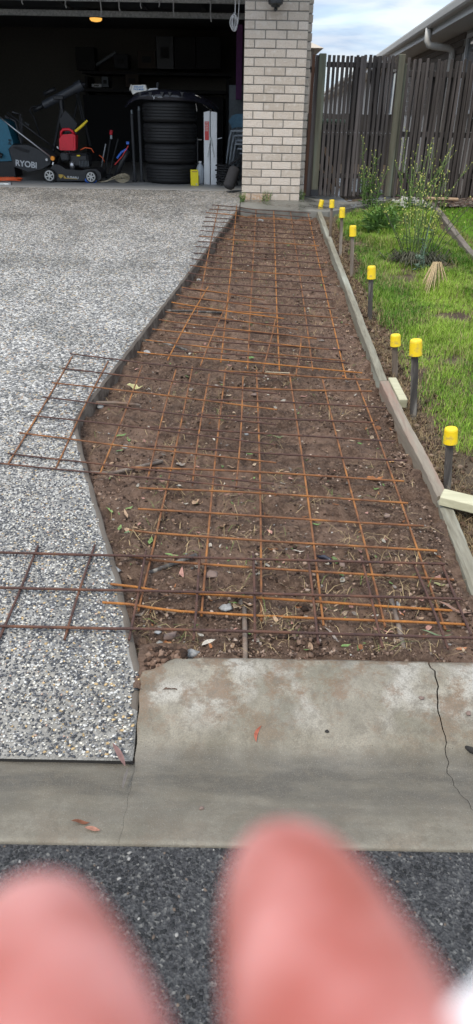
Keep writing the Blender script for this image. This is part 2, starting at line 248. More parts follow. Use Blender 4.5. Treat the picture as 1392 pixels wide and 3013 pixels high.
# ------------------------------------------------------------------ mesh helpers
def link(name, me, mat, parent=None, smooth=False):
    o = bpy.data.objects.new(name, me); COL.objects.link(o)
    if mat is not None and not me.materials: me.materials.append(MT[mat] if isinstance(mat, str) else mat)
    if parent is not None: o.parent = parent
    if smooth: me.polygons.foreach_set('use_smooth', np.ones(len(me.polygons), bool))
    return o
class MB:
    def __init__(s): s.v = []; s.f = []
    def add(s, vs, fs):
        k = len(s.v); s.v += [tuple(map(float, p)) for p in vs]; s.f += [tuple(i + k for i in f) for f in fs]; return s
    def box(s, c, d, rot=None, bev=0.):
        hx, hy, hz = d[0] / 2, d[1] / 2, d[2] / 2; b = bev
        if b:
            vs = []; 
            for sx in (-1, 1):
                for sy in (-1, 1):
                    for sz in (-1, 1):
                        vs += [(sx * hx, sy * (hy - b), sz * (hz - b)), (sx * (hx - b), sy * hy, sz * (hz - b)), (sx * (hx - b), sy * (hy - b), sz * hz)]
            i = lambda sx, sy, sz, a: ((sx > 0) * 4 + (sy > 0) * 2 + (sz > 0)) * 3 + a
            fs = []
            for sg in (-1, 1):
                fs += [[i(sg, -1, -1, 0), i(sg, 1, -1, 0), i(sg, 1, 1, 0), i(sg, -1, 1, 0)], [i(-1, sg, -1, 1), i(1, sg, -1, 1), i(1, sg, 1, 1), i(-1, sg, 1, 1)], [i(-1, -1, sg, 2), i(1, -1, sg, 2), i(1, 1, sg, 2), i(-1, 1, sg, 2)]]
            for a in (-1, 1):
                for c2 in (-1, 1):
                    fs += [[i(a, c2, -1, 0), i(a, c2, 1, 0), i(a, c2, 1, 1), i(a, c2, -1, 1)], [i(a, -1, c2, 0), i(a, 1, c2, 0), i(a, 1, c2, 2), i(a, -1, c2, 2)], [i(-1, a, c2, 1), i(1, a, c2, 1), i(1, a, c2, 2), i(-1, a, c2, 2)]]
                    for e in (-1, 1): fs.append([i(a, c2, e, 0), i(a, c2, e, 1), i(a, c2, e, 2)])
        else:
            vs = [(x, y, z) for x in (-hx, hx) for y in (-hy, hy) for z in (-hz, hz)]
            fs = [(0, 1, 3, 2), (4, 6, 7, 5), (0, 4, 5, 1), (2, 3, 7, 6), (0, 2, 6, 4), (1, 5, 7, 3)]
        if rot is not None: vs = [tuple(rot @ Vector(p)) for p in vs]
        return s.add([(p[0] + c[0], p[1] + c[1], p[2] + c[2]) for p in vs], fs)
    def bar(s, a, b, w, h, up=(0, 0, 1), bev=0.):
        a, b = Vector(a), Vector(b); x = (b - a); L = x.length; x.normalize(); y = Vector(up).cross(x).normalized(); z = x.cross(y)
        M = Matrix((x, y, z)).transposed(); return s.box((a + b) / 2, (L, w, h), M, bev)
    def tube(s, pts, r, n=8, cap=True):
        P = [Vector(p) for p in pts]; rr = r if isinstance(r, (list, tuple)) else [r] * len(P); vs = []; ref = None
        for i, p in enumerate(P):
            t = (P[min(i + 1, len(P) - 1)] - P[max(i - 1, 0)]).normalized()
            if ref is None: ref = t.orthogonal().normalized()
            ref = (ref - t * ref.dot(t)).normalized(); q = t.cross(ref)
            vs += [p + (ref * math.cos(2 * math.pi * k / n) + q * math.sin(2 * math.pi * k / n)) * rr[i] for k in range(n)]
        fs = [(i * n + k, i * n + (k + 1) % n, (i + 1) * n + (k + 1) % n, (i + 1) * n + k) for i in range(len(P) - 1) for k in range(n)]
        if cap: fs += [tuple(range(n))[::-1], tuple((len(P) - 1) * n + k for k in range(n))]
        return s.add(vs, fs)
    def lathe(s, prof, n, c, axis='Z', cap=True):   # prof: (radius, height along axis)
        vs = []
        for r, h in prof:
            for k in range(n):
                a = 2 * math.pi * k / n; x, y = r * math.cos(a), r * math.sin(a)
                p = (x, y, h) if axis == 'Z' else ((x, h, y) if axis == 'Y' else (h, x, y)); vs.append((p[0] + c[0], p[1] + c[1], p[2] + c[2]))
        m = len(prof); fs = [(i * n + k, i * n + (k + 1) % n, (i + 1) * n + (k + 1) % n, (i + 1) * n + k) for i in range(m - 1) for k in range(n)]
        if cap: fs += [tuple(range(n))[::-1], tuple((m - 1) * n + k for k in range(n))]
        return s.add(vs, fs)
    def prism(s, poly, y0, y1):                     # outline in (x,z) run from y0 to y1
        n = len(poly); vs = [(x, y0, z) for x, z in poly] + [(x, y1, z) for x, z in poly]
        return s.add(vs, [tuple(range(n)), tuple(range(2 * n - 1, n - 1, -1))] + [(i, i + n, (i + 1) % n + n, (i + 1) % n) for i in range(n)])
    def build(s, name, mat, parent=None, smooth=False, auto=None):
        o = Vector((0, 0, 0)) if parent is None else parent_loc(parent)
        me = bpy.data.meshes.new(name); me.from_pydata([tuple(Vector(p) - o) for p in s.v], [], s.f); me.validate(); me.update()
        import bmesh
        bm = bmesh.new(); bm.from_mesh(me); bmesh.ops.recalc_face_normals(bm, faces=bm.faces); bm.to_mesh(me); bm.free()
        ob = link(name, me, mat, parent, smooth)
        if auto: me.set_sharp_from_angle(angle=rad(auto))
        return ob
def parent_loc(p):
    v = Vector(p.location)
    while p.parent: p = p.parent; v += Vector(p.location)
    return v
def tag(o, label=None, cat=None, group=None, kind=None):
    if label: o['label'] = label
    if cat: o['category'] = cat
    if group: o['group'] = group
    if kind: o['kind'] = kind
    return o
def thing(name, label, cat, loc=(0, 0, 0), group=None):
    o = bpy.data.objects.new(name, None); COL.objects.link(o); o.location = loc; o.empty_display_size = .1; return tag(o, label, cat, group)
def struct(o): o['kind'] = 'structure'; return o
def mesh_np(name, V, F, mat, parent=None, cols=None, smooth=False, kind=None):
    V = np.asarray(V, np.float32).reshape(-1, 3); F = np.asarray(F, np.int32); k = F.shape[1]
    me = bpy.data.meshes.new(name); me.vertices.add(len(V)); me.vertices.foreach_set('co', V.ravel())
    me.loops.add(F.size); me.loops.foreach_set('vertex_index', F.ravel()); me.polygons.add(len(F)); me.polygons.foreach_set('loop_start', np.arange(0, F.size, k, dtype=np.int32))
    if cols is not None:
        a = me.color_attributes.new('Col', 'FLOAT_COLOR', 'POINT'); C = np.ones((len(V), 4), np.float32); C[:, :3] = cols; a.data.foreach_set('color', C.ravel())
    me.update(calc_edges=True); me.validate()
    o = link(name, me, mat, parent, smooth)
    if kind: o['kind'] = kind
    return o
def grid(name, xs, ys, zf, mat, parent=None, smooth=True):
    X, Y = np.meshgrid(xs, ys); Z = zf(X, Y); nx, ny = len(xs), len(ys); V = np.stack([X, Y, Z], -1)
    i = np.arange(nx * ny).reshape(ny, nx); F = np.stack([i[:-1, :-1], i[:-1, 1:], i[1:, 1:], i[1:, :-1]], -1).reshape(-1, 4)
    return mesh_np(name, V, F, mat, parent, smooth=smooth)
def ICO():
    t = (1 + 5 ** .5) / 2; v = np.array([(-1, t, 0), (1, t, 0), (-1, -t, 0), (1, -t, 0), (0, -1, t), (0, 1, t), (0, -1, -t), (0, 1, -t), (t, 0, -1), (t, 0, 1), (-t, 0, -1), (-t, 0, 1)], float); v /= np.linalg.norm(v[0])
    f = np.array([(0, 11, 5), (0, 5, 1), (0, 1, 7), (0, 7, 10), (0, 10, 11), (1, 5, 9), (5, 11, 4), (11, 10, 2), (10, 7, 6), (7, 1, 8), (3, 9, 4), (3, 4, 2), (3, 2, 6), (3, 6, 8), (3, 8, 9), (4, 9, 5), (2, 4, 11), (6, 2, 10), (8, 6, 7), (9, 8, 1)]); return v, f
IV, IF = ICO()
def lumps(P, sx, sy, sz, rot, jit=.25):
    n = len(P); B = IV[None] * (1 + rng.uniform(-jit, jit, (n, 12, 1))); B = B * np.stack([sx, sy, sz], -1)[:, None, :]
    c, s_ = np.cos(rot)[:, None], np.sin(rot)[:, None]; X = B[..., 0] * c - B[..., 1] * s_; Y = B[..., 0] * s_ + B[..., 1] * c
    V = np.stack([X, Y, B[..., 2]], -1) + P[:, None, :]; F = IF[None] + (np.arange(n) * 12)[:, None, None]; return V.reshape(-1, 3), F.reshape(-1, 3)
def copy_tree(o, parent=None):
    c = o.copy(); COL.objects.link(c)
    if parent is not None: c.parent = parent
    for ch in [x for x in o.children]: copy_tree(ch, c)
    return c
def text(body, size, mat, parent, loc, rot=(math.pi / 2, 0, 0), name='lettering', bold=0., shear=0., sx=1.):
    cu = bpy.data.curves.new(name, 'FONT'); cu.body = body; cu.size = size; cu.offset = bold; cu.extrude = .0008; cu.shear = shear; cu.align_x = 'CENTER'; cu.align_y = 'CENTER'
    o = bpy.data.objects.new(name, cu); COL.objects.link(o); cu.materials.append(MT[mat]); me = bpy.data.meshes.new_from_object(o); bpy.data.objects.remove(o); o = bpy.data.objects.new(name, me); COL.objects.link(o); o.parent = parent; o.location = Vector(loc) - parent_loc(parent); o.rotation_euler = rot; o.scale = (sx, 1, 1); return o

# ------------------------------------------------------------------ ground, road, kerb, drive, trench, lawn
EDGE = [(1.433, -.284), (1.651, -.279), (1.734, -.304), (2.123, -.417), (2.583, -.575), (3.0, -.713), (3.26, -.79), (3.33, -.802), (3.40, -.795), (8.25, -.051), (8.40, -.024), (8.84, -.022), (9.36, -.02)]
def edge_x(y): return np.interp(y, [e[0] for e in EDGE], [e[1] for e in EDGE])
def Sp(y):
    y = np.asarray(y, float); return np.where(y < 1.73, np.interp(y, [1.433, 1.46, 1.50, 1.56, 1.62, 1.68, 1.73], [-.012, .002, .034, .074, .103, .123, .13]), S(y))
def soil_z(x, y):
    x = np.asarray(x, float); y = np.asarray(y, float)
    d = np.interp(y, [1.7, 1.8, 2.4, 3.2, 5, 8.4], [.014, .036, .042, .072, .085, .088])
    return S(y) - d + .024 * fbm(x, y, .28, 3, 3) + .036 * fbm(x, y, .075, 4, 8) + .05 * np.clip(fbm(x, y, .11, 4, 5) - .12, 0, 1) + .03 * np.exp(-((.80 - x) / .05) ** 2) * (fbm(x, y, .2, 3, 2) + .3)
def lawn_z(x, y): return S(np.asarray(y, float)) - .058 + .02 * np.clip((np.asarray(x) - .9) / .4, 0, 1) + .03 * fbm(x, y, .5, 3, 4) + .016 * fbm(x, y, .08, 3, 6)
ys = np.array([-60, -12, 0, 1.0, 1.72, 4, 9.4, 20, 60, 400.]); xs = np.array([-400, -60, -8, 0, 8, 60, 400.])
struct(grid('ground', xs, ys, lambda X, Y: np.interp(Y, [-60, 1.0, 1.72, 9.4, 12, 400], [-.22, -.22, -.05, .62, .68, .7]), 'lawn_soil', smooth=False))
road = struct(MB().add([(-40, -7, -.006), (40, -7, -.006), (40, 1.157, -.006), (-40, 1.157, -.006)], [(0, 1, 2, 3)]).build('road', 'asphalt'))
def rot_colors(n, table, w):
    idx = rng.choice(len(table), n, p=np.array(w) / sum(w)); C = np.array(table)[idx]; return C * rng.uniform(.75, 1.2, (n, 1))
def pebbled(host, P, sx, sy, sz, rot, C, mat, part, mass):
    order = np.argsort(np.linalg.norm(P - CAMP, axis=1) - 40 * sx); near = order[:300]; rest = order[300:]
    V, F = lumps(P[rest], sx[rest], sy[rest], sz[rest], rot[rest]); mesh_np(mass, V, F, mat, host, np.repeat(C[rest], 12, 0), kind='stuff')
    lib = []
    for i in range(24):
        j = near[i]; V, F = lumps(np.zeros((1, 3)), sx[j:j + 1], sy[j:j + 1], sz[j:j + 1], np.zeros(1)); o = mesh_np(part, V, F, mat, None, np.repeat(C[j:j + 1], 12, 0)); lib.append(o.data); bpy.data.objects.remove(o)
    for q, j in enumerate(near):
        o = bpy.data.objects.new(part, lib[q % 24]); COL.objects.link(o); o.parent = host; o.location = P[j]; o.rotation_euler = (0, 0, rot[j])
def road_stones():
    n = 15000; x = rng.uniform(-.75, .75, n); y = rng.uniform(.50, 1.15, n); r = rng.uniform(.0022, .0052, n)
    P = np.stack([x, y, -.006 - r * .12 + .002 * fbm(x, y, .05, 2)], -1)
    C = rot_colors(n, [(.016, .017, .018), (.028, .028, .030), (.05, .05, .053), (.075, .074, .073), (.24, .23, .215), (.12, .09, .07)], [34, 36, 22, 5, .7, 1.5])
    pebbled(road, P, r * rng.uniform(.9, 1.5, n), r, r * .42, rng.uniform(0, 6.3, n), C, 'pebble', 'stone', 'asphalt_stones')
road_stones()
# kerb with its gutter: two lengths that meet at the irregular crack
KP = [(1.150, -.03), (1.153, -.002), (1.158, .003), (1.22, -.005), (1.29, -.013), (1.36, -.023), (1.405, -.028), (1.435, -.025), (1.465, -.006), (1.52, .042), (1.56, .073), (1.60, .1), (1.64, .118), (1.675, .128), (1.705, .131), (1.718, .126), (1.722, .1), (1.724, .0)]
CRK = [uZ(a, b, c) for a, b, c in [(1190, 2020, 0), (1150, 1970, -.005), (1130, 1930, -.012), (1115, 1870, -.005), (1105, 1830, .03), (1100, 1770, .085), (1101, 1725, .108), (1090, 1690, .125), (1074, 1657, .13)]]
def crack_x(y): return float(np.interp(y, [1.15] + [p[1] for p in CRK], [CRK[0][0] + .01] + [p[0] for p in CRK])) + .004 * math.sin(y * 140) + .0025 * math.sin(y * 331)
def kerb_top(x): return float(np.interp(x, [-.282, -.25, -.2, -.17, -.1], [-.075, -.06, -.02, -.006, 0])) + .004 * math.sin(x * 60) * (x < -.1)
def kerb_piece(name, xa, xb, n, yfun=None, broken=False):
    prof = KP if yfun is None else yfun
    dense = []
    for a, b in zip(prof[:-1], prof[1:]):
        k = max(1, int((b[0] - a[0]) / .012)); dense += [(a[0] + (b[0] - a[0]) * i / k, a[1] + (b[1] - a[1]) * i / k) for i in range(k)]
    dense.append(prof[-1]); V = []
    for y, z in dense:
        A, B = xa(y), xb(y)
        for i in range(n + 1):
            x = A + (B - A) * (i / n if n < 50 else (i / n)); yy = y
            if broken and y > 1.6: yy = 1.6 + (y - 1.6) * (1 + kerb_top(x) / .124)
            V.append((x, yy, z + .0018 * float(fbm(x, yy, .09, 3, 2)) - (max(0, .004 - abs(x - A) * .3 if abs(x - A) < .012 else 0) + max(0, .004 - abs(x - B) * .3 if abs(x - B) < .012 else 0)) * .6))
    m = len(dense); i = np.arange(m * (n + 1)).reshape(m, n + 1); F = np.stack([i[:-1, :-1], i[:-1, 1:], i[1:, 1:], i[1:, :-1]], -1).reshape(-1, 4)
    return struct(mesh_np(name, V, F, 'kerb_concrete', smooth=True))
kerb_piece('kerb', lambda y: -.279 + .002 * math.sin(y * 90), lambda y: crack_x(y) - .0007 - .0014 * max(0, min(1, (y - 1.4) * 5)), 70, broken=True)
kerb_piece('kerb', lambda y: crack_x(y) + .0007 + .0014 * max(0, min(1, (y - 1.4) * 5)), lambda y: 7.0, 45)
GP = [p for p in KP if p[0] <= 1.405] + [(1.436, -.029), (1.47, -.05)]
kerb_piece('gutter', lambda y: -7.0, lambda y: -.2795 + .002 * math.sin(y * 90), 40, GP)
struct(MB().box((0, 1.43, -.11), (14, .56, .08)).build('kerb_base', 'dark_gap'))
# drive slab
def drive():
    yy = sorted(set([e[0] for e in EDGE] + list(np.arange(1.433, 9.36, .06)) + [1.445, 1.46])); V = []; n = 4
    for y in yy:
        e = float(edge_x(y)) + .0022 * math.sin(y * 31) * (1.8 < y < 8.2); z = float(Sp(y)) - (.005 if y < 1.435 else 0)
        for x, dz in ((-7, 0), (-3, 0), (e - .3, 0), (e - (.024 if y < 3.3 else .013) + .002 * math.sin(y * 43), 0), (e - .010, -.003), (e - .001, -.012)): V.append((x, y, z + dz))
    m = len(yy); i = np.arange(m * 6).reshape(m, 6); F = np.stack([i[:-1, :-1], i[:-1, 1:], i[1:, 1:], i[1:, :-1]], -1).reshape(-1, 4)
    d = struct(mesh_np('driveway', V, F, 'aggregate', smooth=True)); d.data.materials.append(MT['slab_cement']); ix = np.tile(np.array([0, 0, 0, 1, 1]), m - 1); ix[:5 * 4] = 0; ix[-5 * 16:] = 0; d.data.polygons.foreach_set('material_index', ix.astype(np.int32))
    V = []
    for y in yy:
        e = float(edge_x(y)) + .0022 * math.sin(y * 31) * (1.8 < y < 8.2); z = float(Sp(y)); j = .006 * float(fbm(y, 0, .08, 3))
        V += [(e - .001, y, z - .012), (e + .003 + j, y, z - .045), (e + .001 + j, y, z - .16)]
    i = np.arange(m * 3).reshape(m, 3); F = np.stack([i[:-1, :-1], i[:-1, 1:], i[1:, 1:], i[1:, :-1]], -1).reshape(-1, 4)
    mesh_np('slab_edge', V, F, 'slab_edge', d)
    MB().add([(-7, 1.433, -.018), (-.284, 1.433, -.018), (-.284, 1.434, -.06), (-7, 1.434, -.06)], [(0, 1, 2, 3)]).build('front_edge', 'dark_gap', d)
    # cement skin under the near pebbles, 4 mm proud of nothing: the pebbles sit in it
    n = 62000; y = 1.438 + (rng.random(n) ** 1.05) * 2.1; x = rng.uniform(-1.35, -.27, n); keep = (x < edge_x(y) - .012 - .016 * (y > 1.66) + .008 * np.sin(y * 47)) & (rng.random(n) < np.clip((3.5 - y) / 1.2, 0, .93)) & (x > -.35 - .33 * y)
    x, y = x[keep], y[keep]; n = len(x); r = .0020 + .0030 * rng.random(n) ** 1.5; P = np.stack([x, y, Sp(y) + r * .12], -1)
    C = rot_colors(n, [(.055, .058, .066), (.095, .098, .107), (.15, .152, .158), (.26, .255, .24), (.50, .49, .465), (.54, .51, .44), (.46, .33, .17), (.42, .29, .22)], [22, 24, 12, 6, 16, 10, 3, 1.6])
    pebbled(d, P, r * rng.uniform(1., 1.6, n), r, r * .5, rng.uniform(0, 6.3, n), C, 'pebble', 'pebble', 'aggregate_pebbles')
    yy2 = np.arange(1.44, 3.3, .06); V = []
    for y_ in yy2:
        for x_ in (-.35 - .36 * y_, float(edge_x(y_)) - .030): V.append((x_, y_, float(Sp(y_)) + .0012))
    m = len(yy2); i = np.arange(m * 2).reshape(m, 2); F = np.stack([i[:-1, :-1], i[:-1, 1:], i[1:, 1:], i[1:, :-1]], -1).reshape(-1, 4)
    return d
DRIVE = drive()
# trench soil
def trench():
    ys_ = np.arange(1.70, 8.42, .0105); n = 150; V = []
    t = np.linspace(0, 1, n); 
    A = edge_x(ys_) - .006; A = np.where(ys_ < 1.74, -.30, A); X = A[:, None] + (.845 - A)[:, None] * t[None]; Y = np.repeat(ys_[:, None], n, 1)
    Z = soil_z(X, Y); Z = np.where((Y < 1.735) & (X > -.12), np.minimum(Z, .112), Z); Z = np.where(Y > 8.27, np.minimum(Z, S(Y) - .06), Z)
    i = np.arange(len(ys_) * n).reshape(len(ys_), n); F = np.stack([i[:-1, :-1], i[:-1, 1:], i[1:, 1:], i[1:, :-1]], -1).reshape(-1, 4)
    t_ = struct(mesh_np('soil', np.stack([X, Y, Z], -1), F, 'soil', smooth=True))
    ys2 = np.arange(1.60, 1.79, .008); xs2 = np.linspace(-.30, -.15, 24)   # earth spilled into the broken kerb corner
    X, Y = np.meshgrid(xs2, ys2); Z = .124 + .014 * fbm(X, Y, .05, 4, 3) - np.clip((1.72 - Y), 0, 1) * .22 - np.clip(X + .17, 0, 1) * .3
    i = np.arange(Z.size).reshape(Z.shape); F = np.stack([i[:-1, :-1], i[:-1, 1:], i[1:, 1:], i[1:, :-1]], -1).reshape(-1, 4)
    mesh_np('spilled_soil', np.stack([X, Y, Z], -1), F, 'soil', t_, smooth=True)
    n = 500; x = rng.uniform(-.27, -.15, n); y = rng.uniform(1.66, 1.76, n); r = .0016 + rng.random(n) ** 3 * .009; P = np.stack([x, y, .124 + .014 * fbm(x, y, .05, 4, 3) - np.clip(1.72 - y, 0, 1) * .22 + r * .2], -1); V, F = lumps(P, r * 1.2, r, r * .75, rng.uniform(0, 6.3, n), .5); C = rot_colors(n, [(.032, .019, .013), (.075, .044, .03), (.13, .08, .055), (.22, .145, .105)], [6, 5, 5, 3]); tag(mesh_np('corner_clods', V, F, 'straw', None, np.repeat(C, 12, 0)), kind='stuff')
    n = 34000; y = 1.745 + rng.random(n) ** 1.7 * 6.5; A = edge_x(y) + .01; u = rng.random(n); u = np.where(rng.random(n) < .3, 1 - (1 - u) ** 3 * .3 - 0 * u, u); x = A + (.795 - A) * u; x = np.clip(x, A, .795)
    pt = fbm(x, y, .45, 3, 91); kk = rng.random(n) < np.clip(.62 + 1.5 * pt, .12, 1); x, y = x[kk], y[kk]; n = len(x); cl = np.clip(fbm(x, y, .13, 3, 9) + .45, .1, 1.2); r = .0016 + rng.random(n) ** 3 * .010 * cl; P = np.stack([x, y, soil_z(x, y) + r * .3], -1); V, F = lumps(P, r * rng.uniform(.8, 1.4, n), r, r * .75, rng.uniform(0, 6.3, n), .5)
    C = rot_colors(n, [(.034, .021, .015), (.085, .053, .038), (.16, .105, .077), (.26, .185, .14), (.40, .31, .25)], [5, 6, 5, 3, .6])
    tag(mesh_np('soil_clods', V, F, 'straw', None, np.repeat(C, 12, 0)), kind='stuff')
trench()
def bank():
    n = 5200; y = 1.75 + rng.random(n) ** 1.6 * 6.2; x = .86 + np.abs(rng.normal(0, .10, n)) + .12 * rng.random(n) * (y < 2.7); r = .002 + rng.random(n) ** 3 * .014; P = np.stack([x, y, lawn_z(x, y) + r * .3], -1); V, F = lumps(P, r * rng.uniform(.8, 1.4, n), r, r * .75, rng.uniform(0, 6.3, n), .5)
    C = rot_colors(n, [(.045, .027, .018), (.08, .048, .032), (.13, .085, .06), (.20, .14, .10)], [5, 6, 4, 2]); tag(mesh_np('bank_clods', V, F, 'straw', None, np.repeat(C, 12, 0)), kind='stuff')
bank()
# path by the gate
def poly_slab(name, poly, zf, thick, mat):
    n = len(poly); V = [(x, y, zf(y)) for x, y in poly] + [(x, y, zf(y) - thick) for x, y in poly]
    return MB().add(V, [tuple(range(n)), tuple(range(2 * n - 1, n - 1, -1))] + [(i, i + n, (i + 1) % n + n, (i + 1) % n) for i in range(n)]).build(name, mat)
struct(poly_slab('path', [(-.018, 8.39), (.80, 8.265), (.93, 8.27), (1.31, 8.56), (1.5, 8.78), (1.8, 9.06), (1.8, 12), (.66, 12), (.66, 9.2), (-.018, 9.2)], lambda y: S(min(y, 9.4)) + .003, .13, 'path_concrete'))
struct(grid('lawn', np.arange(.846, 7, .05) if False else np.concatenate([np.arange(.846, 3.1, .022), np.array([3.3, 4, 5, 7.])]), np.arange(1.722, 9.6, .03), lambda X, Y: lawn_z(X, Y) - .08 * ((Y > 8.28) & (X < 1.2)), 'lawn_soil'))
def blades(name, P, L, Wd, C, lean=.5, mat='grassblade'):
    n = len(P); a = rng.uniform(0, 6.283, n); d = np.stack([np.cos(a), np.sin(a), np.zeros(n)], -1); b = a + rng.uniform(1.2, 1.9, n); w = np.stack([np.cos(b), np.sin(b), np.zeros(n)], -1) * Wd[:, None] / 2
    le = (lean * rng.uniform(.2, 1.3, n) * L)[:, None]; up = np.array([0, 0, 1.])
    m1 = P + d * le * .35 + up * (L * .6)[:, None]; tip = P + d * le + up * (L * np.clip(1 - .35 * (le[:, 0] / L) ** 2, .25, 1))[:, None]
    V = np.stack([P - w, P + w, m1 + w * .8, m1 - w * .8, tip], 1); k = np.arange(n)[:, None] * 5
    F = np.concatenate([k + [0, 1, 2], k + [0, 2, 3], k + [3, 2, 4]], 0); return mesh_np(name, V, F, mat, None, np.repeat(C, 5, 0))
def lawns():
    n = 165000; x = rng.uniform(.9, 2.03, n); y = 2.45 + rng.random(n) ** .9 * 6.4
    lim = np.interp(y, [2.4, 2.8, 3.6, 5, 6.5, 8, 8.3, 9], [1.12, 1.05, .965, .965, .99, .97, .97, 1.75]) + .09 * fbm(x, y, .25, 3, 12)
    bare = fbm(x, y, .42, 3, 21); keep = (x > lim) & (rng.random(n) < np.clip(1.25 - np.clip(bare - .22, 0, 1) * 6, 0.03, 1)) & (rng.random(n) < np.clip((x - lim) / .16 + .12, 0, 1))
    x, y = x[keep], y[keep]; n = len(x); tall = np.clip(fbm(x, y, .35, 3, 30) * 1.6 + .25, 0, 1) * np.interp(y, [2.5, 5, 6.5, 8.5], [.5, .6, 1, 1.5])
    L = rng.uniform(.018, .042, n) * (1 + 1.8 * tall); P = np.stack([x, y, lawn_z(x, y) - .004], -1); Wd = rng.uniform(.0016, .0036, n)
    hue = 1.5 * fbm(x, y, .5, 4, 40)[:, None] + rng.normal(0, .25, (n, 1)); g1 = np.array([.06, .165, .014]); g2 = np.array([.27, .41, .05]); C = g1 + (g2 - g1) * np.clip(hue + .5, 0, 1)
    dry = rng.random(n) < (.14 + .6 * np.clip(bare[keep] , 0, 1)); C[dry] = np.array([.36, .31, .14]) * rng.uniform(.6, 1.1, (dry.sum(), 1))
    tag(blades('lawn_grass', P, L, Wd, C, .75), kind='stuff')
    n = 26000; x = rng.uniform(2.12, 3.1, n); y = rng.uniform(6.3, 8.75, n); L = rng.uniform(.02, .045, n); P = np.stack([x, y, lawn_z(x, y) - .004], -1); C = np.array([.15, .30, .03]) * rng.uniform(.75, 1.3, (n, 1)); dd = (x < 2.22) & (rng.random(n) < .4); C[dd] = (.3, .24, .1)
    tag(blades('far_lawn_grass', P, L, rng.uniform(.002, .004, n), C, .5), kind='stuff')
    # dead grass, runners and roots along the bare strip
    n = 6500; y = 1.75 + rng.random(n) ** 1.5 * 6.3; x = .87 + np.abs(rng.normal(0, .11, n)); P = np.stack([x, y, lawn_z(x, y)], -1); C = np.array([.30, .22, .12]) * rng.uniform(.35, 1.2, (n, 1))
    tag(blades('dead_grass', P, rng.uniform(.015, .06, n), rng.uniform(.001, .0024, n), C, 1.6, 'straw'), kind='stuff')
    n = 9000; y = 1.76 + rng.random(n) ** 1.5 * 6.3; A = edge_x(y) + .02; x = A + (.79 - A) * rng.random(n); cl = fbm(x, y, .16, 3, 77); k = cl > rng.normal(.10, .18, n); x, y = x[k], y[k]; n = len(x); P = np.stack([x, y, soil_z(x, y) + .001], -1)
    C = np.array([.40, .30, .165]) * rng.uniform(.3, 1.25, (n, 1)); gr = rng.random(n) < .08; C[gr] = (.14, .2, .06)
    tag(blades('straw_litter', P, rng.uniform(.008, .045, n), rng.uniform(.0012, .0026, n), C, 2.6, 'straw'), kind='stuff')
lawns()

# ------------------------------------------------------------------ the house with its garage
def house():
    h = thing('brick_house', 'cream brick house with a brick pier and an open double garage full of gear', 'house', (0, 8.85, .78))
    x0, x1 = -.012, .655; bw = (x1 - x0) / 3; ch = .0815; z0 = .775; yf = 8.85
    MB().box(((x0 + x1) / 2, yf + .195, 2.0), (x1 - x0 - .010, .376, 2.5)).build('wall', 'mortar', h)
    def bm_(w):
        m = MB(); m.box((0, 0, 0), (w - .011, .104, ch - .011), None, .003); o = m.build('brick', 'brick_cream', None); d = o.data; bpy.data.objects.remove(o); return d
    full, half = bm_(bw), bm_(bw / 2); full2, half2 = full.copy(), half.copy()
    for d in (full2, half2): d.materials.clear(); d.materials.append(MT['brick_stained'])
    hl = Vector(h.location)
    for r in range(28):
        z = z0 + ch * (r + .5); cells = [(.5, 1), (1.5, 1), (2.5, 1)] if r % 2 else [(.25, .5), (1, 1), (2, 1), (2.75, .5)]
        for c, k in cells:
            st = r == 0 and c < 1.6; d = (full2 if st else full) if k == 1 else (half2 if st else half)
            o = bpy.data.objects.new('brick', d); COL.objects.link(o); o.parent = h; o.location = Vector((x0 + bw * c, yf + .052 + random.uniform(-.0025, .0025), z)) - hl; o.rotation_euler = (random.uniform(-.004, .004), 0, random.uniform(-.006, .006))
    # side wall stepping back, bricks with pale faces
    MB().box((.605, 12.78, 2.0), (.18, 7.5, 2.5)).build('side_wall', 'mortar', h)
    d = bm_(.085)
    for r in range(28):
        o = bpy.data.objects.new('brick', d); COL.objects.link(o); o.parent = h; o.location = Vector((.668 + .004 * (r % 2), 9.08, z0 + ch * (r + .5))) - hl
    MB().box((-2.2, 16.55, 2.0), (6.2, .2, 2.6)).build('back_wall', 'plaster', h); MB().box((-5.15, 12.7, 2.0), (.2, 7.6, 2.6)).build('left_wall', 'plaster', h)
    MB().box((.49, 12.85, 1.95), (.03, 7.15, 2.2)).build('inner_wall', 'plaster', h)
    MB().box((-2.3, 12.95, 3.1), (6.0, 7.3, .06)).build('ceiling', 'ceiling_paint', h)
    MB().box((-2.45, 9.0, 3.2), (6.2, .28, .42)).build('lintel', 'brick_cream', h)  # out of view, put in above the opening to keep the garage dark
    MB().add([(-6.2, 8.2, 3.40), (1.15, 8.2, 3.40), (1.15, 17.4, 3.40), (-6.2, 17.4, 3.40), (-2.5, 11.5, 5.0), (-2.5, 14.5, 5.0)], [(0, 1, 4), (1, 2, 5, 4), (2, 3, 5), (3, 0, 4, 5), (3, 2, 1, 0)]).build('roof', 'roof_grey', h)  # unseen roof, added to block daylight above the garage
    gd = MB().box((-2.35, 11.0, 2.985), (5.0, 3.3, .03)).build('garage_door', 'door_steel', h)
    MB().box((-2.35, 12.62, 2.905), (5.0, .06, .075), None, .006).build('rail', 'galvanised', gd); MB().box((-2.35, 11.32, 2.93), (5.0, .05, .055), None, .005).build('rail', 'galvanised', gd)
    for x in (-4.2, -2.55, -1.45, -.6): MB().box((x, 11.5, 2.962), (.06, 2.4, .02)).build('stiffener', 'black_plastic', gd)
house()
struct(MB().box((-2.3, 12.9, .745), (6.0, 7.1, .18)).build('garage_floor', 'floor_concrete'))
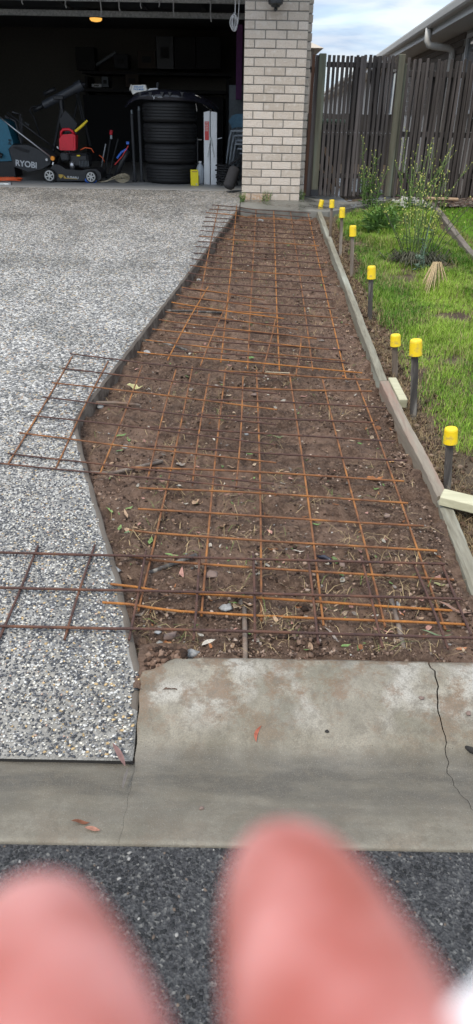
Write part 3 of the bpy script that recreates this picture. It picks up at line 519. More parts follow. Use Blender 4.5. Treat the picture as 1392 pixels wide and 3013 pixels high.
def lantern():
    t = thing('wall_lantern', 'black wall lantern on the brick pier at the top edge', 'lantern', (.30, 8.79, 2.6))
    MB().lathe([(.004, 2.55), (.016, 2.56), (.018, 2.573), (.012, 2.58), (.042, 2.587), (.047, 2.60), (.072, 2.612), (.076, 2.64), (.07, 2.66)], 8, (.30, 8.74, 0)).build('base', 'lantern_black', t, True, 35)
    MB().lathe([(.058, 2.66), (.08, 2.85)], 8, (.30, 8.74, 0)).build('glass', 'window_glass', t)
    MB().lathe([(.10, 2.85), (.09, 2.88), (.02, 2.97), (.005, 3.0)], 8, (.30, 8.74, 0)).build('cap', 'lantern_black', t)
    MB().tube([(.30, 8.74, 2.99), (.30, 8.80, 3.03), (.30, 8.842, 2.97)], .01).box((.30, 8.842, 2.9), (.09, .015, .2)).build('bracket', 'lantern_black', t)
lantern()

# ------------------------------------------------------------------ things in the garage
GF = .835
def hang_bits():
    names = ['leftmost white plastic clip hanging from the door rail', 'white clip on the door rail left of the ceiling lamp', 'long white clip hanging on the rail above the ceiling lamp', 'short white clip just right of the ceiling lamp', 'white hooked clip on the middle of the door rail', 'tiny white clip right of the middle of the door rail', 'bent white clip on the right half of the door rail', 'long white clip nearest the looped white cord']
    for (zx, l), lb in zip([(110, .05), (320, .08), (490, .17), (580, .10), (685, .07), (775, .05), (845, .14), (1025, .20)], names):
        p = onY(zx * .605, 8, 11.28); x = float(p[0]); s = random.choice((-1, 1))
        tag(MB().tube([(x + .03 * s, 11.27, 2.93), (x + .005, 11.265, 2.915), (x, 11.265, 2.90), (x + .004 * s, 11.265, 2.90 - l * .6), (x - .008 * s, 11.265, 2.90 - l)], .008, 6).build('light_clip', 'white_plastic'), lb, 'clip', 'white clips along the garage door')
    pts = []; x0, z0 = -.122, 2.505
    for i in range(150):
        a = i * .42; k = .62 + .38 * math.sin(i * .137); pts.append((x0 + .004 * math.sin(i * .09) + .044 * k * math.sin(a), 9.2 + .012 * math.sin(i * 1.7), z0 + .082 * (.78 + .22 * math.cos(i * .083)) * math.cos(a) - .01 * k))
    t = thing('cord_hank', 'looped hank of white cord hanging beside the brick pier', 'cord', (x0, 9.2, 2.4))
    MB().tube(pts, .0028, 5).build('coil', 'white_plastic', t, True)
    MB().tube([(x0 + .01, 9.2, 2.57), (x0 + .012, 9.19, 2.7), (x0 + .01, 9.17, 3.02)], .005, 5).tube([(-.078, 9.2, 2.50), (-.07, 9.19, 2.7), (-.09, 9.17, 3.02)], .004, 5).build('hanging_strand', 'white_plastic', t)
    t = thing('ceiling_fan', 'dark ceiling fan with a warm lit lamp deep in the garage', 'ceiling fan', (-2.38, 13.66, 3.06))
    MB().lathe([(.02, 2.905), (.075, 2.915), (.095, 2.935), (.098, 2.955)], 20, (-2.38, 13.66, 0)).build('lamp_bowl', 'lamp_glow', t, True)
    MB().lathe([(.10, 2.956), (.11, 2.99), (.06, 3.01), (.02, 3.02), (.02, 3.065)], 20, (-2.38, 13.66, 0)).build('motor', 'black_plastic', t, True)
    for k in range(4):
        a = k * math.pi / 2 - .15; MB().bar((-2.38 + .12 * math.cos(a), 13.66 + .12 * math.sin(a), 2.985), (-2.38 + .6 * math.cos(a), 13.66 + .6 * math.sin(a), 2.985), .12, .012).build('blade', 'black_plastic', t)
hang_bits()
def mower():
    t = thing('lawn_mower', 'black petrol lawn mower with a grass catcher and grey wheels', 'lawn mower', (-2.3, 10.2, GF)); Y = 10.10
    Z = lambda x, y: zb(x, y, Y)
    MB().prism([Z(460, 1075), Z(470, 1000), Z(520, 935), Z(570, 945), Z(640, 985), Z(780, 1000), Z(850, 985), Z(930, 985), Z(975, 1020), Z(985, 1075), Z(960, 1098), Z(560, 1100)], Y + .02, Y + .46).build('deck', 'black_plastic', t)
    MB().prism([Z(80, 790), Z(110, 750), Z(260, 752), Z(420, 812), Z(500, 870), Z(480, 940), Z(400, 985), Z(270, 1010), Z(130, 960)], Y + .03, Y + .45).build('catcher', 'grey_plastic', t)
    MB().prism([Z(120, 775), Z(150, 765), Z(280, 800), Z(270, 825), Z(230, 815)], Y + .018, Y + .032).build('catcher_handle', 'black_matte', t)
    MB().box((*[(lambda p: (p[0], Y + .24, p[1]))(Z(745, 905))][0],), (.26, .26, .17), None, .03).build('engine', 'black_plastic', t)
    MB().lathe([(.035, .0), (.035, .09)], 12, (Z(690, 985)[0], Y + .10, Z(690, 990)[1])).build('cylinder_head', 'steel', t, True)
    eg = MB().box((Z(805, 935)[0], Y + .10, Z(805, 935)[1]), (.10, .03, .085)).build('recoil_cover', 'black_matte', t)
    m = MB()
    for i in range(7): m.box((Z(765 + i * 14, 935)[0], Y + .08, Z(805, 935)[1]), (.0045, .012, .07))
    m.build('louvre', 'locker_grey', eg)
    MB().box((Z(620, 865)[0], Y + .09, Z(620, 865)[1]), (.10, .12, .085), None, .012).build('air_filter', 'grey_plastic', t)
    MB().box((Z(750, 856)[0], Y + .09, Z(750, 856)[1]), (.045, .02, .016), None, .004).build('fuel_cap', 'yellow_plastic', t)
    for (zx, zy, r, back) in ((485, 1035, .080, 0), (888, 1050, .0735, 0), (485, 1035, .080, .44), (888, 1050, .0735, .44)):
        cx, cz = Z(zx, zy); cz = GF + r; w = MB().lathe([(r * .74, Y - .03 + back), (r * .95, Y - .032 + back), (r, Y - .02 + back), (r, Y + .012 + back), (r * .95, Y + .02 + back), (r * .74, Y + .02 + back)], 26, (cx, 0, cz), 'Y').build('wheel', 'rubber', t, True, 40)
        rm = MB().lathe([(r * .76, Y - .034 + back), (r * .62, Y - .036 + back), (r * .60, Y - .02 + back), (r * .76, Y - .018 + back)], 26, (cx, 0, cz), 'Y', cap=False).lathe([(r * .2, Y - .036 + back), (r * .2, Y - .01 + back)], 12, (cx, 0, cz), 'Y')
        for k in range(6):
            a = k * math.pi / 3 + .3; rm.bar((cx + r * .15 * math.cos(a), Y - .026 + back, cz + r * .15 * math.sin(a)), (cx + r * .65 * math.cos(a), Y - .026 + back, cz + r * .65 * math.sin(a)), .014, .014, (0, 1, 0))
        rm.build('rim', 'silver_rim', w)
    a, b, c = Z(505, 880), Z(150, 605), Z(-60, 440)
    MB().tube([(a[0], Y + .02, a[1]), (b[0], Y + .02, b[1]), (c[0], Y + .05, c[1])], .010, 8).build('handle_bar', 'steel', t, True); a, b, c = Z(545, 855), Z(215, 610), Z(-20, 430)
    MB().tube([(a[0], Y + .42, a[1]), (b[0], Y + .42, b[1]), (c[0], Y + .4, c[1])], .010, 8).build('handle_bar', 'black_plastic', t, True)
    MB().lathe([(.024, Y - .012), (.027, Y - .004), (.027, Y + .02)], 14, (Z(512, 880)[0], 0, Z(512, 880)[1]), 'Y').build('height_knob', 'orange_plastic', t, True, 40)
    MB().lathe([(.016, Y - .008), (.018, Y + .02)], 12, (Z(455, 892)[0], 0, Z(455, 892)[1]), 'Y').build('bolt', 'steel', t, True, 40)
    MB().box((Z(515, 930)[0], Y, Z(515, 930)[1]), (.016, .006, .035), Matrix.Rotation(.4, 3, 'Y')).build('tag', 'white_plastic', t); MB().box((Z(527, 780)[0], Y + .2, Z(527, 780)[1]), (.014, .006, .03), Matrix.Rotation(-.5, 3, 'Y')).build('tag', 'white_plastic', t)
    p = Z(250, 937); text('RYOBI', .098, 'letter_grey', t, (p[0], Y + .024, p[1] - .002), (math.pi / 2, rad(-5), 0) if False else (math.pi / 2, rad(6), 0), bold=.0025)
    p = Z(707, 1067); text('SUBARU', .036, 'letter_grey', t, (p[0], Y + .014, p[1]), (math.pi / 2, rad(3), 0), bold=.0012, sx=1.1)
    q = [Z(567, 1035), Z(610, 1038), Z(608, 1060), Z(588, 1076), Z(570, 1058)]; MB().prism(q, Y + .012, Y + .02).build('badge', 'gold_print', t)
    q = [Z(615, 1040), Z(620, 1075), Z(750, 1082), Z(750, 1078), Z(640, 1070)]; MB().prism(q, Y + .013, Y + .02).build('stripe', 'gold_print', t)
    pts = [Z(750, 805), Z(800, 780), Z(860, 790), Z(885, 830)]; MB().tube([(x, Y + .2, z) for x, z in pts], .006, 6).build('throttle_cable', 'orange_cord', t, True)
    pts = [Z(925, 860), Z(960, 885), Z(978, 930)]; MB().tube([(x, Y + .3, z) for x, z in pts], .005, 6).build('starter_cable', 'orange_cord', t, True)
mower()
def jerry():
    Y = 10.28; Z = lambda x, y: zb(x, y, Y); t = thing('jerry_can', 'red plastic fuel can standing on the mower engine', 'fuel can', (-2.27, Y + .08, 1.2))
    MB().prism([Z(578, 795), Z(575, 690), Z(610, 648), Z(700, 640), Z(733, 655), Z(735, 795), Z(720, 803), Z(590, 800)], Y, Y + .15).build('body', 'red_plastic', t)
    MB().tube([(x, Y + .075, z) for x, z in [Z(580, 690), Z(582, 625), Z(600, 600), Z(660, 597), Z(690, 615), Z(712, 650)]], .017, 8).build('handle', 'red_plastic', t, True)
    a, b, c = Z(728, 640), Z(735, 615), Z(722, 625); MB().tube([(Z(735, 650)[0], Y + .07, Z(735, 650)[1]), (Z(722, 618)[0], Y + .07, Z(722, 618)[1])], .014, 10).build('collar', 'black_plastic', t, True)
    MB().tube([(Z(722, 618)[0], Y + .07, Z(722, 618)[1]), (Z(790, 560)[0], Y + .07, Z(790, 560)[1]), (Z(840, 512)[0], Y + .07, Z(840, 512)[1])], [.016, .017, .013], 10).build('spout', 'yellow_plastic', t, True, 50)
    MB().prism([Z(590, 690), Z(615, 662), Z(690, 655), Z(715, 668), Z(715, 780), Z(595, 780)], Y - .006, Y + .01).build('front_panel', 'red_plastic', t)
jerry()
def telescope():
    Y = 11.0; Z = lambda x, y: zb(x, y, Y); t = thing('telescope', 'dark grey telescope tube tilted upward on a black tripod', 'telescope', (-2.5, Y, GF))
    P = lambda x, y, d=0: (Z(x, y)[0], Y + d, Z(x, y)[1])
    MB().tube([P(425, 362), P(740, 195)], .052, 18).build('tube', 'scope_tube', t, True, 40); MB().tube([P(735, 197), P(800, 160)], .066, 18).build('dew_shield', 'scope_tube', t, True, 40)
    MB().tube([P(800, 160), P(830, 160)], .02, 10).build('end_cap', 'grey_plastic', t); MB().tube([P(330, 415), P(425, 362)], .03, 12).build('focuser', 'black_plastic', t, True)
    MB().tube([P(435, 255, -.05), P(550, 205, -.05)], .028, 10).build('finder_scope', 'black_plastic', t, True); MB().box(P(575, 290), (.14, .12, .05), None, .008).build('mount_ring', 'black_plastic', t); MB().tube([P(590, 300), P(600, 400)], .035, 10).build('mount', 'black_plastic', t)
    MB().tube([P(420, 360), P(310, 380), P(290, 420), P(330, 480), P(400, 690)], .011, 7).build('slow_motion_cable', 'black_matte', t, True)
    for a, b in ((470, 900), (720, 900), (560, 960)): MB().tube([P(600, 390), (P(a, b)[0], Y + (.25 if a == 560 else -.1), GF)], .02, 8).build('leg', 'black_plastic', t)
    t = thing('tall_tripod', 'thin dark tripod leaning behind the telescope', 'tripod', (-2.2, 11.3, GF)); Y2 = 11.3; Q = lambda x, y: (zb(x, y, Y2)[0], Y2, max(GF, zb(x, y, Y2)[1]))
    for a, b in (((750, 200), (880, 760)), ((735, 230), (800, 500)), ((760, 280), (640, 900))): MB().tube([Q(*a), Q(*b)], .014, 7).build('leg', 'black_plastic', t)
    Y = 10.6; q = [zb(*p, Y) for p in [(635, 410), (752, 540), (735, 590), (670, 632), (600, 590), (575, 510)]]; tag(MB().prism(q, Y, Y + .02).build('plastic_sheet', 'grey_plastic'), 'dark grey folded sheet standing behind the red fuel can', 'sheet')
telescope()
def left_stuff():
    Y = 10.75; Z = lambda x, y: zb(x, y, Y); t = thing('blue_machine', 'teal blue power tool case behind the mower handle', 'machine', (-3.3, Y, GF))
    MB().prism([Z(-80, 500), Z(20, 495), Z(65, 530), Z(130, 735), Z(80, 790), Z(115, 905), Z(-80, 910)], Y, Y + .4).build('casing', 'blue_tool', t); MB().prism([Z(-80, 912), Z(130, 912), Z(150, 1060), Z(-80, 1060)], Y + .01, Y + .38).build('base', 'black_plastic', t)
    MB().tube([(Z(-20, 830)[0], Y - .04, Z(-20, 830)[1]), (Z(30, 860)[0], Y - .04, Z(30, 855)[1])], .03, 10).build('knob', 'black_plastic', t); p = Z(98, 720); text('IHI', .055, 'black_matte', t, (p[0], Y - .002, p[1]), (math.pi / 2, rad(-80), 0), bold=.002)
    pts = []; 
    for i in range(150):
        a = i * .45; pts.append((-3.08 + (.13 + .05 * math.sin(i * .31)) * math.cos(a) * 1.2, 10.16 + .10 * math.sin(a), GF + .007 + i * .00018 + .008 * abs(math.sin(i * .7))))
    tag(MB().tube(pts, .006, 6).build('extension_cord', 'orange_cord', smooth=True), 'coiled orange extension cord on the garage floor by the catcher', 'cord')
    Y = 10.9; Z = lambda x, y: zb(x, y, Y); t = thing('folded_stroller', 'dark folded frame behind the mower handle', 'frame', (-3.0, Y, GF))
    for q in ([(120, 430), (200, 450), (190, 700)], [(60, 470), (150, 520), (215, 760)], [(210, 480), (215, 700), (180, 900)]): MB().tube([(Z(*p)[0], Y, Z(*p)[1]) for p in q], .018, 7).build('tube', 'black_plastic', t)
    for p in ((75, 480), (270, 545)): MB().box((Z(*p)[0], Y - .03, Z(*p)[1]), (.06, .03, .025), Matrix.Rotation(.5, 3, 'Y')).build('grip', 'grey_plastic', t)
    # whipper snippers and garden tools leaning in the dark
    Y = 10.9; Z = lambda x, y: zb(x, y, Y)
    for n_, (a, b, m_, lb) in enumerate([((1085, 620), (1010, 900), 'grey_plastic', 'line trimmer with a red grip leaning in the dark garage'), ((1150, 690), (1050, 880), 'grey_plastic', 'thin dark garden tool next to the red gripped trimmer'), ((1030, 740), (960, 850), 'steel', 'short metal rod leaning left of the trimmer')]):
        t = thing('garden_tool', lb, 'garden tool', (Z(*b)[0], Y, GF)); MB().tube([(Z(*a)[0], Y, Z(*a)[1]), (Z(*b)[0], Y, GF + .05)], .010, 7).build('shaft', m_, t); MB().box((Z(*b)[0], Y, GF + .03), (.1, .1, .06), None, .01).build('head', 'black_plastic', t)
        if n_ == 0: MB().tube([(Z(1087, 610)[0], Y - .01, Z(1087, 605)[1]), (Z(1080, 650)[0], Y - .01, Z(1080, 650)[1])], .022, 9).build('grip', 'red_plastic', t); MB().tube([(Z(1082, 655)[0], Y - .01, Z(1082, 655)[1]), (Z(1085, 690)[0], Y - .01, Z(1085, 690)[1])], .016, 9).build('trigger', 'jug_plastic', t)
    Y = 10.35; Z = lambda x, y: zc(x, y, Y); t = thing('leaf_blower', 'dark blower tube with blue straps leaning by the tyres', 'blower', (-1.75, Y, GF))
    MB().tube([(Z(-10, 960)[0], Y, GF + .03), (Z(60, 860)[0], Y, Z(60, 860)[1]), (Z(115, 770)[0], Y, Z(115, 760)[1])], .035, 10).build('tube', 'black_plastic', t, True)
    MB().tube([(Z(20, 830)[0], Y - .05, Z(20, 830)[1]), (Z(60, 770)[0], Y - .05, Z(60, 775)[1]), (Z(110, 745)[0], Y - .05, Z(110, 745)[1])], .014, 7).box((Z(118, 690)[0], Y - .05, Z(118, 690)[1]), (.035, .03, .03)).build('strap', 'blue_bright', t); MB().tube([(Z(0, 890)[0], Y - .06, Z(0, 890)[1]), (Z(70, 810)[0], Y - .06, Z(70, 810)[1]), (Z(125, 715)[0], Y - .06, Z(125, 715)[1])], .006, 6).build('cord', 'red_paint', t)
    tag(MB().box((-1.99, 10.12, GF + .025), (.10, .08, .05), Matrix.Rotation(.3, 3, 'Y'), .015).box((-1.93, 10.13, GF + .02), (.08, .07, .04), Matrix.Rotation(-.4, 3, 'Y'), .012).build('blue_tarp', 'blue_bright'), 'crumpled blue plastic lying right of the front mower wheel', 'tarp')
    t = thing('webbing_roll', 'rolled khaki webbing strap lying on the garage threshold', 'strap', (-1.6, 10.22, GF)); m = MB(); cx, cz = zc(58, 1015, 10.2); pts = []
    for i in range(110):
        a = i * .3; k = .008 + i * .00044; pts.append((cx + k * 1.75 * math.cos(a), cz + k * 1.0 * math.sin(a)))
    def ribbon(pts, w, th, y):
        P = [Vector((x, 0, z)) for x, z in pts]; V = []
        for i, p in enumerate(P):
            tt = (P[min(i + 1, len(P) - 1)] - P[max(i - 1, 0)]).normalized(); nn = Vector((-tt.z, 0, tt.x)) * th
            for yy in (y, y + w): V += [(p.x + nn.x, yy, p.z + nn.z), (p.x - nn.x, yy, p.z - nn.z)]
        F = []
        for i in range(len(P) - 1):
            a, b = i * 4, i * 4 + 4; F += [(a, b, b + 1, a + 1), (a + 2, a + 3, b + 3, b + 2), (a, a + 2, b + 2, b), (a + 1, b + 1, b + 3, a + 3)]
        return V, F
    m.add(*ribbon(pts, .09, .0028, 10.2)); m.build('roll', 'webbing', t)
    pts2 = [(cx - .06, GF + .085), (cx - .13, GF + .06), (cx - .19, GF + .02), (cx - .27, GF + .008), (cx - .33, GF + .005)]; MB().add(*ribbon(pts2, .09, .004, 10.19)).add(*ribbon([(x, z - .02 if z > GF + .03 else z + .004) for x, z in pts2], .08, .004, 10.2)).build('loose_end', 'webbing', t)
left_stuff()
def tyres():
    c = (-.945, 10.43); R = .345; hh = .2335
    prof = [(R * .62, .0), (R * .80, .0), (R * .93, .012), (R * .985, .03)]
    for i in range(5):
        a = .04 + i * .034; prof += [(R, a), (R, a + .024), (R - .011, a + .026), (R - .011, a + .032)]
    prof = prof[:-2] + [(R * .985, hh - .024), (R * .93, hh - .010), (R * .80, hh - .001), (R * .62, hh - .001)]
    lbs = ['bottom black tyre of the stack, next to the yellow box', 'second tyre up in the black tyre stack', 'third tyre up in the black tyre stack', 'top tyre of the stack under the car bumper']; me = None
    for i in range(4):
        t = thing('tyre', lbs[i], 'tyre', (c[0] + random.uniform(-.012, .012), c[1], GF + i * hh), 'stacked car tyres')
        if me is None:
            a = MB().lathe([(r, h) for r, h in prof], 56, (c[0], c[1], GF), cap=False).build('tread', 'rubber', t, True, 30); m = MB()
            for k in range(84):
                for row in range(5):
                    an = 2 * math.pi * (k + .5 * (row % 2)) / 84; h = .052 + row * .034
                    if math.sin(an) < .25: m.box((c[0] + (R - .001) * math.cos(an), c[1] + (R - .001) * math.sin(an), GF + h), (.004, .0115, .019), Matrix.Rotation(an, 3, 'Z') @ Matrix.Rotation(.5, 3, 'X'))
            b = m.build('tread_blocks', 'black_plastic', t); b['kind'] = 'stuff'; me = (a.data, b.data); a.location = b.location = (0, 0, 0)
            off = t.location - Vector((c[0], c[1], GF))
            for o in (a, b): o.data.transform(Matrix.Translation(off))
        else:
            for nm, d in (('tread', me[0]), ('tread_blocks', me[1])):
                o = bpy.data.objects.new(nm, d); COL.objects.link(o); o.parent = t
                if nm == 'tread_blocks': o['kind'] = 'stuff'
    Y = 10.07; t = thing('car_bumper', 'glossy black car bumper cover lying over the tyre stack', 'bumper', (-.95, Y, 1.77)); top = [(50, 345), (110, 290), (165, 245), (230, 222), (330, 213), (420, 212), (520, 218), (620, 228), (710, 240), (790, 270), (870, 320), (938, 378)]; bot = [(60, 362), (115, 318), (170, 292), (235, 285), (330, 292), (420, 296), (520, 298), (620, 300), (705, 300), (780, 320), (860, 360), (930, 398)]
    V = []
    for (a, b) in zip(top, bot):
        k = abs(a[0] - 470) / 470; back = .04 + .35 * k ** 2.2; x, z = zc(*a, Y); x2, z2 = zc(*b, Y); V += [(x2, Y - .03 + back, z2), (x, Y + .0 + back * .96, z), (x, Y + .1 + back, z + .025), (x, Y + .34 + back * .8, z + .01)]
    F = [(i * 4 + j, i * 4 + 4 + j, i * 4 + 5 + j, i * 4 + 1 + j) for i in range(len(top) - 1) for j in range(3)]; o = MB().add(V, F).build('shell', 'gloss_black', t, True); md = o.modifiers.new('s', 'SOLIDIFY'); md.thickness = .006
    m = MB()
    for zx in (225, 320, 430, 500, 612): x, z = zc(zx, 240, Y); m.prism([(x - .022, z + .02), (x + .022, z + .02), (x, z - .025)], Y - .012, Y + .01)
    m.build('clip_tab', 'black_plastic', t)
    x, z = zc(755, 255, Y); x2, z2 = zc(782, 268, Y); MB().tube([(x - .03, Y + .10, z + .008), (x, Y + .10, z), (x2, Y + .12, z2 - .003)], .008, 6).build('bright_edge', 'chrome_edge', t); x, z = zc(740, 330, Y); MB().tube([(x, Y - .0, z), (x + .01, Y, z - .05), (x + .012, Y, z - .075)], .0035, 6).build('bright_tab', 'chrome_edge', t)
    a, b = zc(800, 335, Y - .05), zc(880, 390, Y - .05); MB().tube([(a[0], Y + .09, a[1]), (b[0], Y + .14, b[1])], .006, 6).build('bright_rod', 'chrome_edge', t); x, z = zc(355, 275, Y); text('V', .055, 'letter_grey', t, (x, Y - .015, z + .002), bold=.001); x, z = zc(405, 270, Y); text('TOOLS', .022, 'letter_grey', t, (x, Y - .012, z), bold=.0003)
    Y = 10.2; t = thing('white_carton', 'small white carton with blue print on the bumper', 'carton', (-1.29, Y, 1.87)); a = zc(145, 205, Y); b = zc(285, 158, Y)
    MB().prism([zc(160, 245, Y), zc(140, 205, Y), zc(148, 158, Y), zc(275, 155, Y), zc(290, 207, Y), zc(195, 225, Y)], Y, Y + .12).build('box', 'card_white', t); MB().prism([zc(148, 160, Y), zc(135, 210, Y), zc(132, 192, Y), zc(145, 150, Y)], Y - .03, Y + .01).build('flap', 'card_white', t)
    x, z = zc(213, 178, Y); text('EARLOOP', .026, 'ink_blue', t, (x, Y - .003, z + .004), bold=.0006); x, z = zc(213, 195, Y); text('FACE MASK', .026, 'ink_blue', t, (x, Y - .003, z - .003), bold=.0006, sx=.95)
    Y = 10.22; t = thing('white_holder', 'white plastic bottle holder lying on the bumper', 'holder', (-1.08, Y, 1.88)); MB().prism([zc(290, 208, Y), zc(315, 188, Y), zc(385, 186, Y), zc(395, 212, Y)], Y, Y + .08).build('base', 'white_plastic', t); MB().prism([zc(372, 186, Y), zc(372, 130, Y), zc(392, 130, Y), zc(390, 186, Y)], Y + .05, Y + .08).build('upright', 'grey_plastic', t)
tyres()
def right_stuff():
    Y = 10.4; Z = lambda x, y: zc(x, y, Y)
    for i, (xa, xb, zt, lb) in enumerate([(132, 164, 392, 'left one of two dark upright bars beside the tyres'), (197, 231, 362, 'right one of two dark upright bars, touching the tyres')]):
        x0, z1 = Z(xa, zt); x1 = Z(xb, zt)[0]; t = thing('roof_bar', lb, 'bar', ((x0 + x1) / 2, Y, GF), 'dark bars standing by the tyres'); MB().box(((x0 + x1) / 2, Y, (GF + z1) / 2 - .02), ((x1 - x0) * .7, .05, z1 - GF - .04), None, .006).build('bar', 'grey_plastic', t); MB().box(((x0 + x1) / 2, Y + .01, z1 - .015), ((x1 - x0) * .6, .04, .05), None, .006).build('bracket', 'locker_grey', t); MB().box(((x0 + x1) / 2, Y, GF + .012), ((x1 - x0) * 1.4, .08, .024), None, .006).build('foot', 'black_plastic', t)
    Y = 10.18; Z = lambda x, y: zc(x, y, Y)
    for i, (xa, xb, zl, zr, lb) in enumerate([(815, 868, 408, 395, 'white steel ramp with a red warning label'), (877, 933, 400, 408, 'white steel ramp without a label, right of the labelled one')]):
        x0, x1 = Z(xa, 700)[0], Z(xb, 700)[0]; za, zb_ = Z(xa, zl)[1], Z(xb, zr)[1]; t = thing('car_ramp', lb, 'ramp', ((x0 + x1) / 2, Y, GF), 'white ramps on end')
        MB().prism([(x0, GF + .002), (x0, za), (x1, zb_), (x1, GF + .002)], Y, Y + .012).build('plate', 'white_steel', t); MB().box((x0 + .005, Y + .065, (GF + za) / 2), (.008, .10, za - GF - .01)).build('flange', 'white_steel', t); MB().box((x1 - .005, Y + .065, (GF + zb_) / 2), (.008, .10, zb_ - GF - .01)).build('flange', 'white_steel', t)
        for zz in (.012, .03): MB().lathe([(.004, Y - .004), (.004, Y + .002)], 8, (x0 + .012 + (x1 - x0 - .024) * (zz > .02), 0, GF + .02), 'Y').build('bolt', 'steel', t)
        if i == 0:
            a, b = Z(822, 492), Z(861, 665); lab = MB().box(((a[0] + b[0]) / 2, Y - .002, (a[1] + b[1]) / 2), (b[0] - a[0], .003, a[1] - b[1])).build('warning_label', 'red_paint', t); m = MB()
            for k in range(3):
                for q in range(6): m.box((a[0] + .011 + k * .013, Y - .005, a[1] - .012 - q * .018), (.006, .003, random.uniform(.008, .015)))
            m.build('print', 'card_white', lab)
            s1, s2, s3 = Z(875, 640), Z(848, 820), Z(870, 640)
            MB().tube([(s1[0], Y - .012, s1[1]), (s2[0], Y - .012, s2[1])], .006, 7).build('strut', 'galvanised', t)
        else: s1, s2 = Z(878, 640), Z(905, 820); MB().tube([(s1[0], Y - .012, s1[1]), (s2[0], Y - .012, s2[1])], .006, 7).build('strut', 'galvanised', t); a, b = Z(895, 660), Z(980, 645); MB().tube([(a[0] + .02, Y + .06, a[1]), (b[0], Y + .06, b[1])], .005, 7).build('pin', 'steel', t)
    Y = 10.0; Z = lambda x, y: zc(x, y, Y); x0, x1, z1 = Z(692, 940)[0], Z(763, 940)[0], Z(700, 938)[1]; t = thing('yellow_box', 'bright yellow carton standing on the garage floor', 'carton', ((x0 + x1) / 2, Y, GF)); MB().prism([(x0, GF), (x0 - .002, z1), (x1 - .008, z1), (x1, z1 - .025), (x1, GF)], Y, Y + .05).build('box', 'yellow_card', t); x, z = Z(747, 1070); MB().box((x, Y - .001, z), (.018, .002, .014)).build('barcode', 'letter_grey', t); x, z = Z(730, 955); MB().box((x, Y - .001, z), (.07, .002, .012)).build('label_band', 'gold_print', t); MB().box((x1 + .004, Y + .03, GF + .06), (.006, .05, .11)).build('side_panel', 'black_plastic', t)
    Y = 10.2; x, z = zc(778, 875, Y); t = thing('plastic_jug', 'translucent grey plastic jug behind the yellow carton', 'jug', (x, Y, GF)); MB().lathe([(.046, GF), (.05, GF + .02), (.05, z - .08), (.04, z - .04), (.02, z - .015), (.016, z)], 18, (x, Y + .05, 0)).build('body', 'jug_plastic', t, True); MB().lathe([(.019, z), (.019, z + .018)], 14, (x, Y + .05, 0)).build('cap', 'white_plastic', t)
    x = zc(755, 700, 10.3)[0]; t = thing('jack_stand_rod', 'thin black rod standing between tyres and white ramps', 'rod', (x, 10.3, GF)); MB().tube([(x, 10.3, GF), (x, 10.3, zc(755, 640, 10.3)[1])], .01, 7).build('shaft', 'black_plastic', t); p = zc(780, 660, 10.3); MB().tube([(x, 10.3, p[1]), (p[0] + .02, 10.3, p[1])], .007, 6).build('arm', 'steel', t)
    Y = 11.7; x0, z1 = zc(1047, 155, Y); t = thing('metal_locker', 'grey metal locker against the right garage wall', 'locker', (x0 + .25, Y, GF)); MB().box((x0 + .23, Y + .25, (GF + z1) / 2), (.46, .5, z1 - GF), None, .006).build('cabinet', 'locker_grey', t); MB().box((x0 + .225, Y - .006, (GF + z1) / 2), (.43, .012, z1 - GF - .04), None, .004).build('door', 'locker_grey', t)
    Y = 10.55; Z = lambda x, y: zc(x, y, Y); g = 'stacked plastic chairs by the pier'
    for i in range(3):
        dx, dz = i * .035, i * -.055; t = thing('plastic_chair', ['lowest pale plastic chair of the stack with the blue cloth', 'middle pale plastic chair of the stack by the pier', 'uppermost pale plastic chair of the stack, under the blue cloth'][2 - i], 'chair', (Z(1100, 1000)[0] + .1, Y, GF), g)
        A = lambda x, y, d=0.: (Z(x, y)[0] + dx, Y + d + i * .05, Z(x, y)[1] + dz)
        MB().tube([A(1068, 575), A(1050, 650), A(1035, 760), A(1020, 880)], [.014, .014, .012, .01], 6).build('leg', 'chair_plastic', t, True); MB().tube([A(1090, 570, .3), A(1075, 660, .3), A(1060, 880, .3)], .012, 6).build('leg', 'chair_plastic', t, True)
        a = A(1070, 575); b = (a[0] + .40, a[1], a[2] + .01); MB().bar(a, b, .05, .022, (0, -.4, 1), .004).build('armrest', 'chair_plastic', t); MB().box((a[0] + .23, Y + .2, a[2] - .16), (.38, .36, .02), None, .006).build('seat', 'chair_plastic', t)
        for k in range(3): MB().box((a[0] + .07 + k * .08, Y + .36, a[2] - .02), (.035, .02, .30)).build('back_slat', 'chair_plastic', t)
    q = [zc(x, y, 10.5) for x, y in [(1040, 490), (1075, 440), (1110, 424), (1200, 420), (1220, 555), (1130, 545), (1095, 550), (1075, 560), (1065, 530)]]; tag(MB().prism(q, 10.5, 10.75).build('blue_cloth', 'cloth_blue'), 'faded blue cloth draped over the plastic chairs', 'cloth')
    Y = 9.25; a = Vector((-.165, Y, .885)); b = Vector((-.095, Y + .06, 1.075)); d = (b - a).normalized(); tag(MB().tube([a - d * .02, a, a + d * .01, b - d * .01, b, b + d * .02], [.04, .062, .068, .068, .062, .04], 18).build('rolled_mat', 'fuzzy', smooth=True), 'dark fuzzy roll leaning against the foot of the brick pier', 'roll')
    t = thing('hose_heap', 'tangle of dark hoses behind the fuzzy roll', 'hose', (-.3, 10.2, GF)); pts = []
    for i in range(90): a_ = i * .5; pts.append((-.20 + .13 * math.cos(a_) + .02 * math.sin(i * 1.3), 10.0 + .08 * math.sin(a_), GF + .02 + .0022 * i + .04 * abs(math.sin(a_ * .5))))
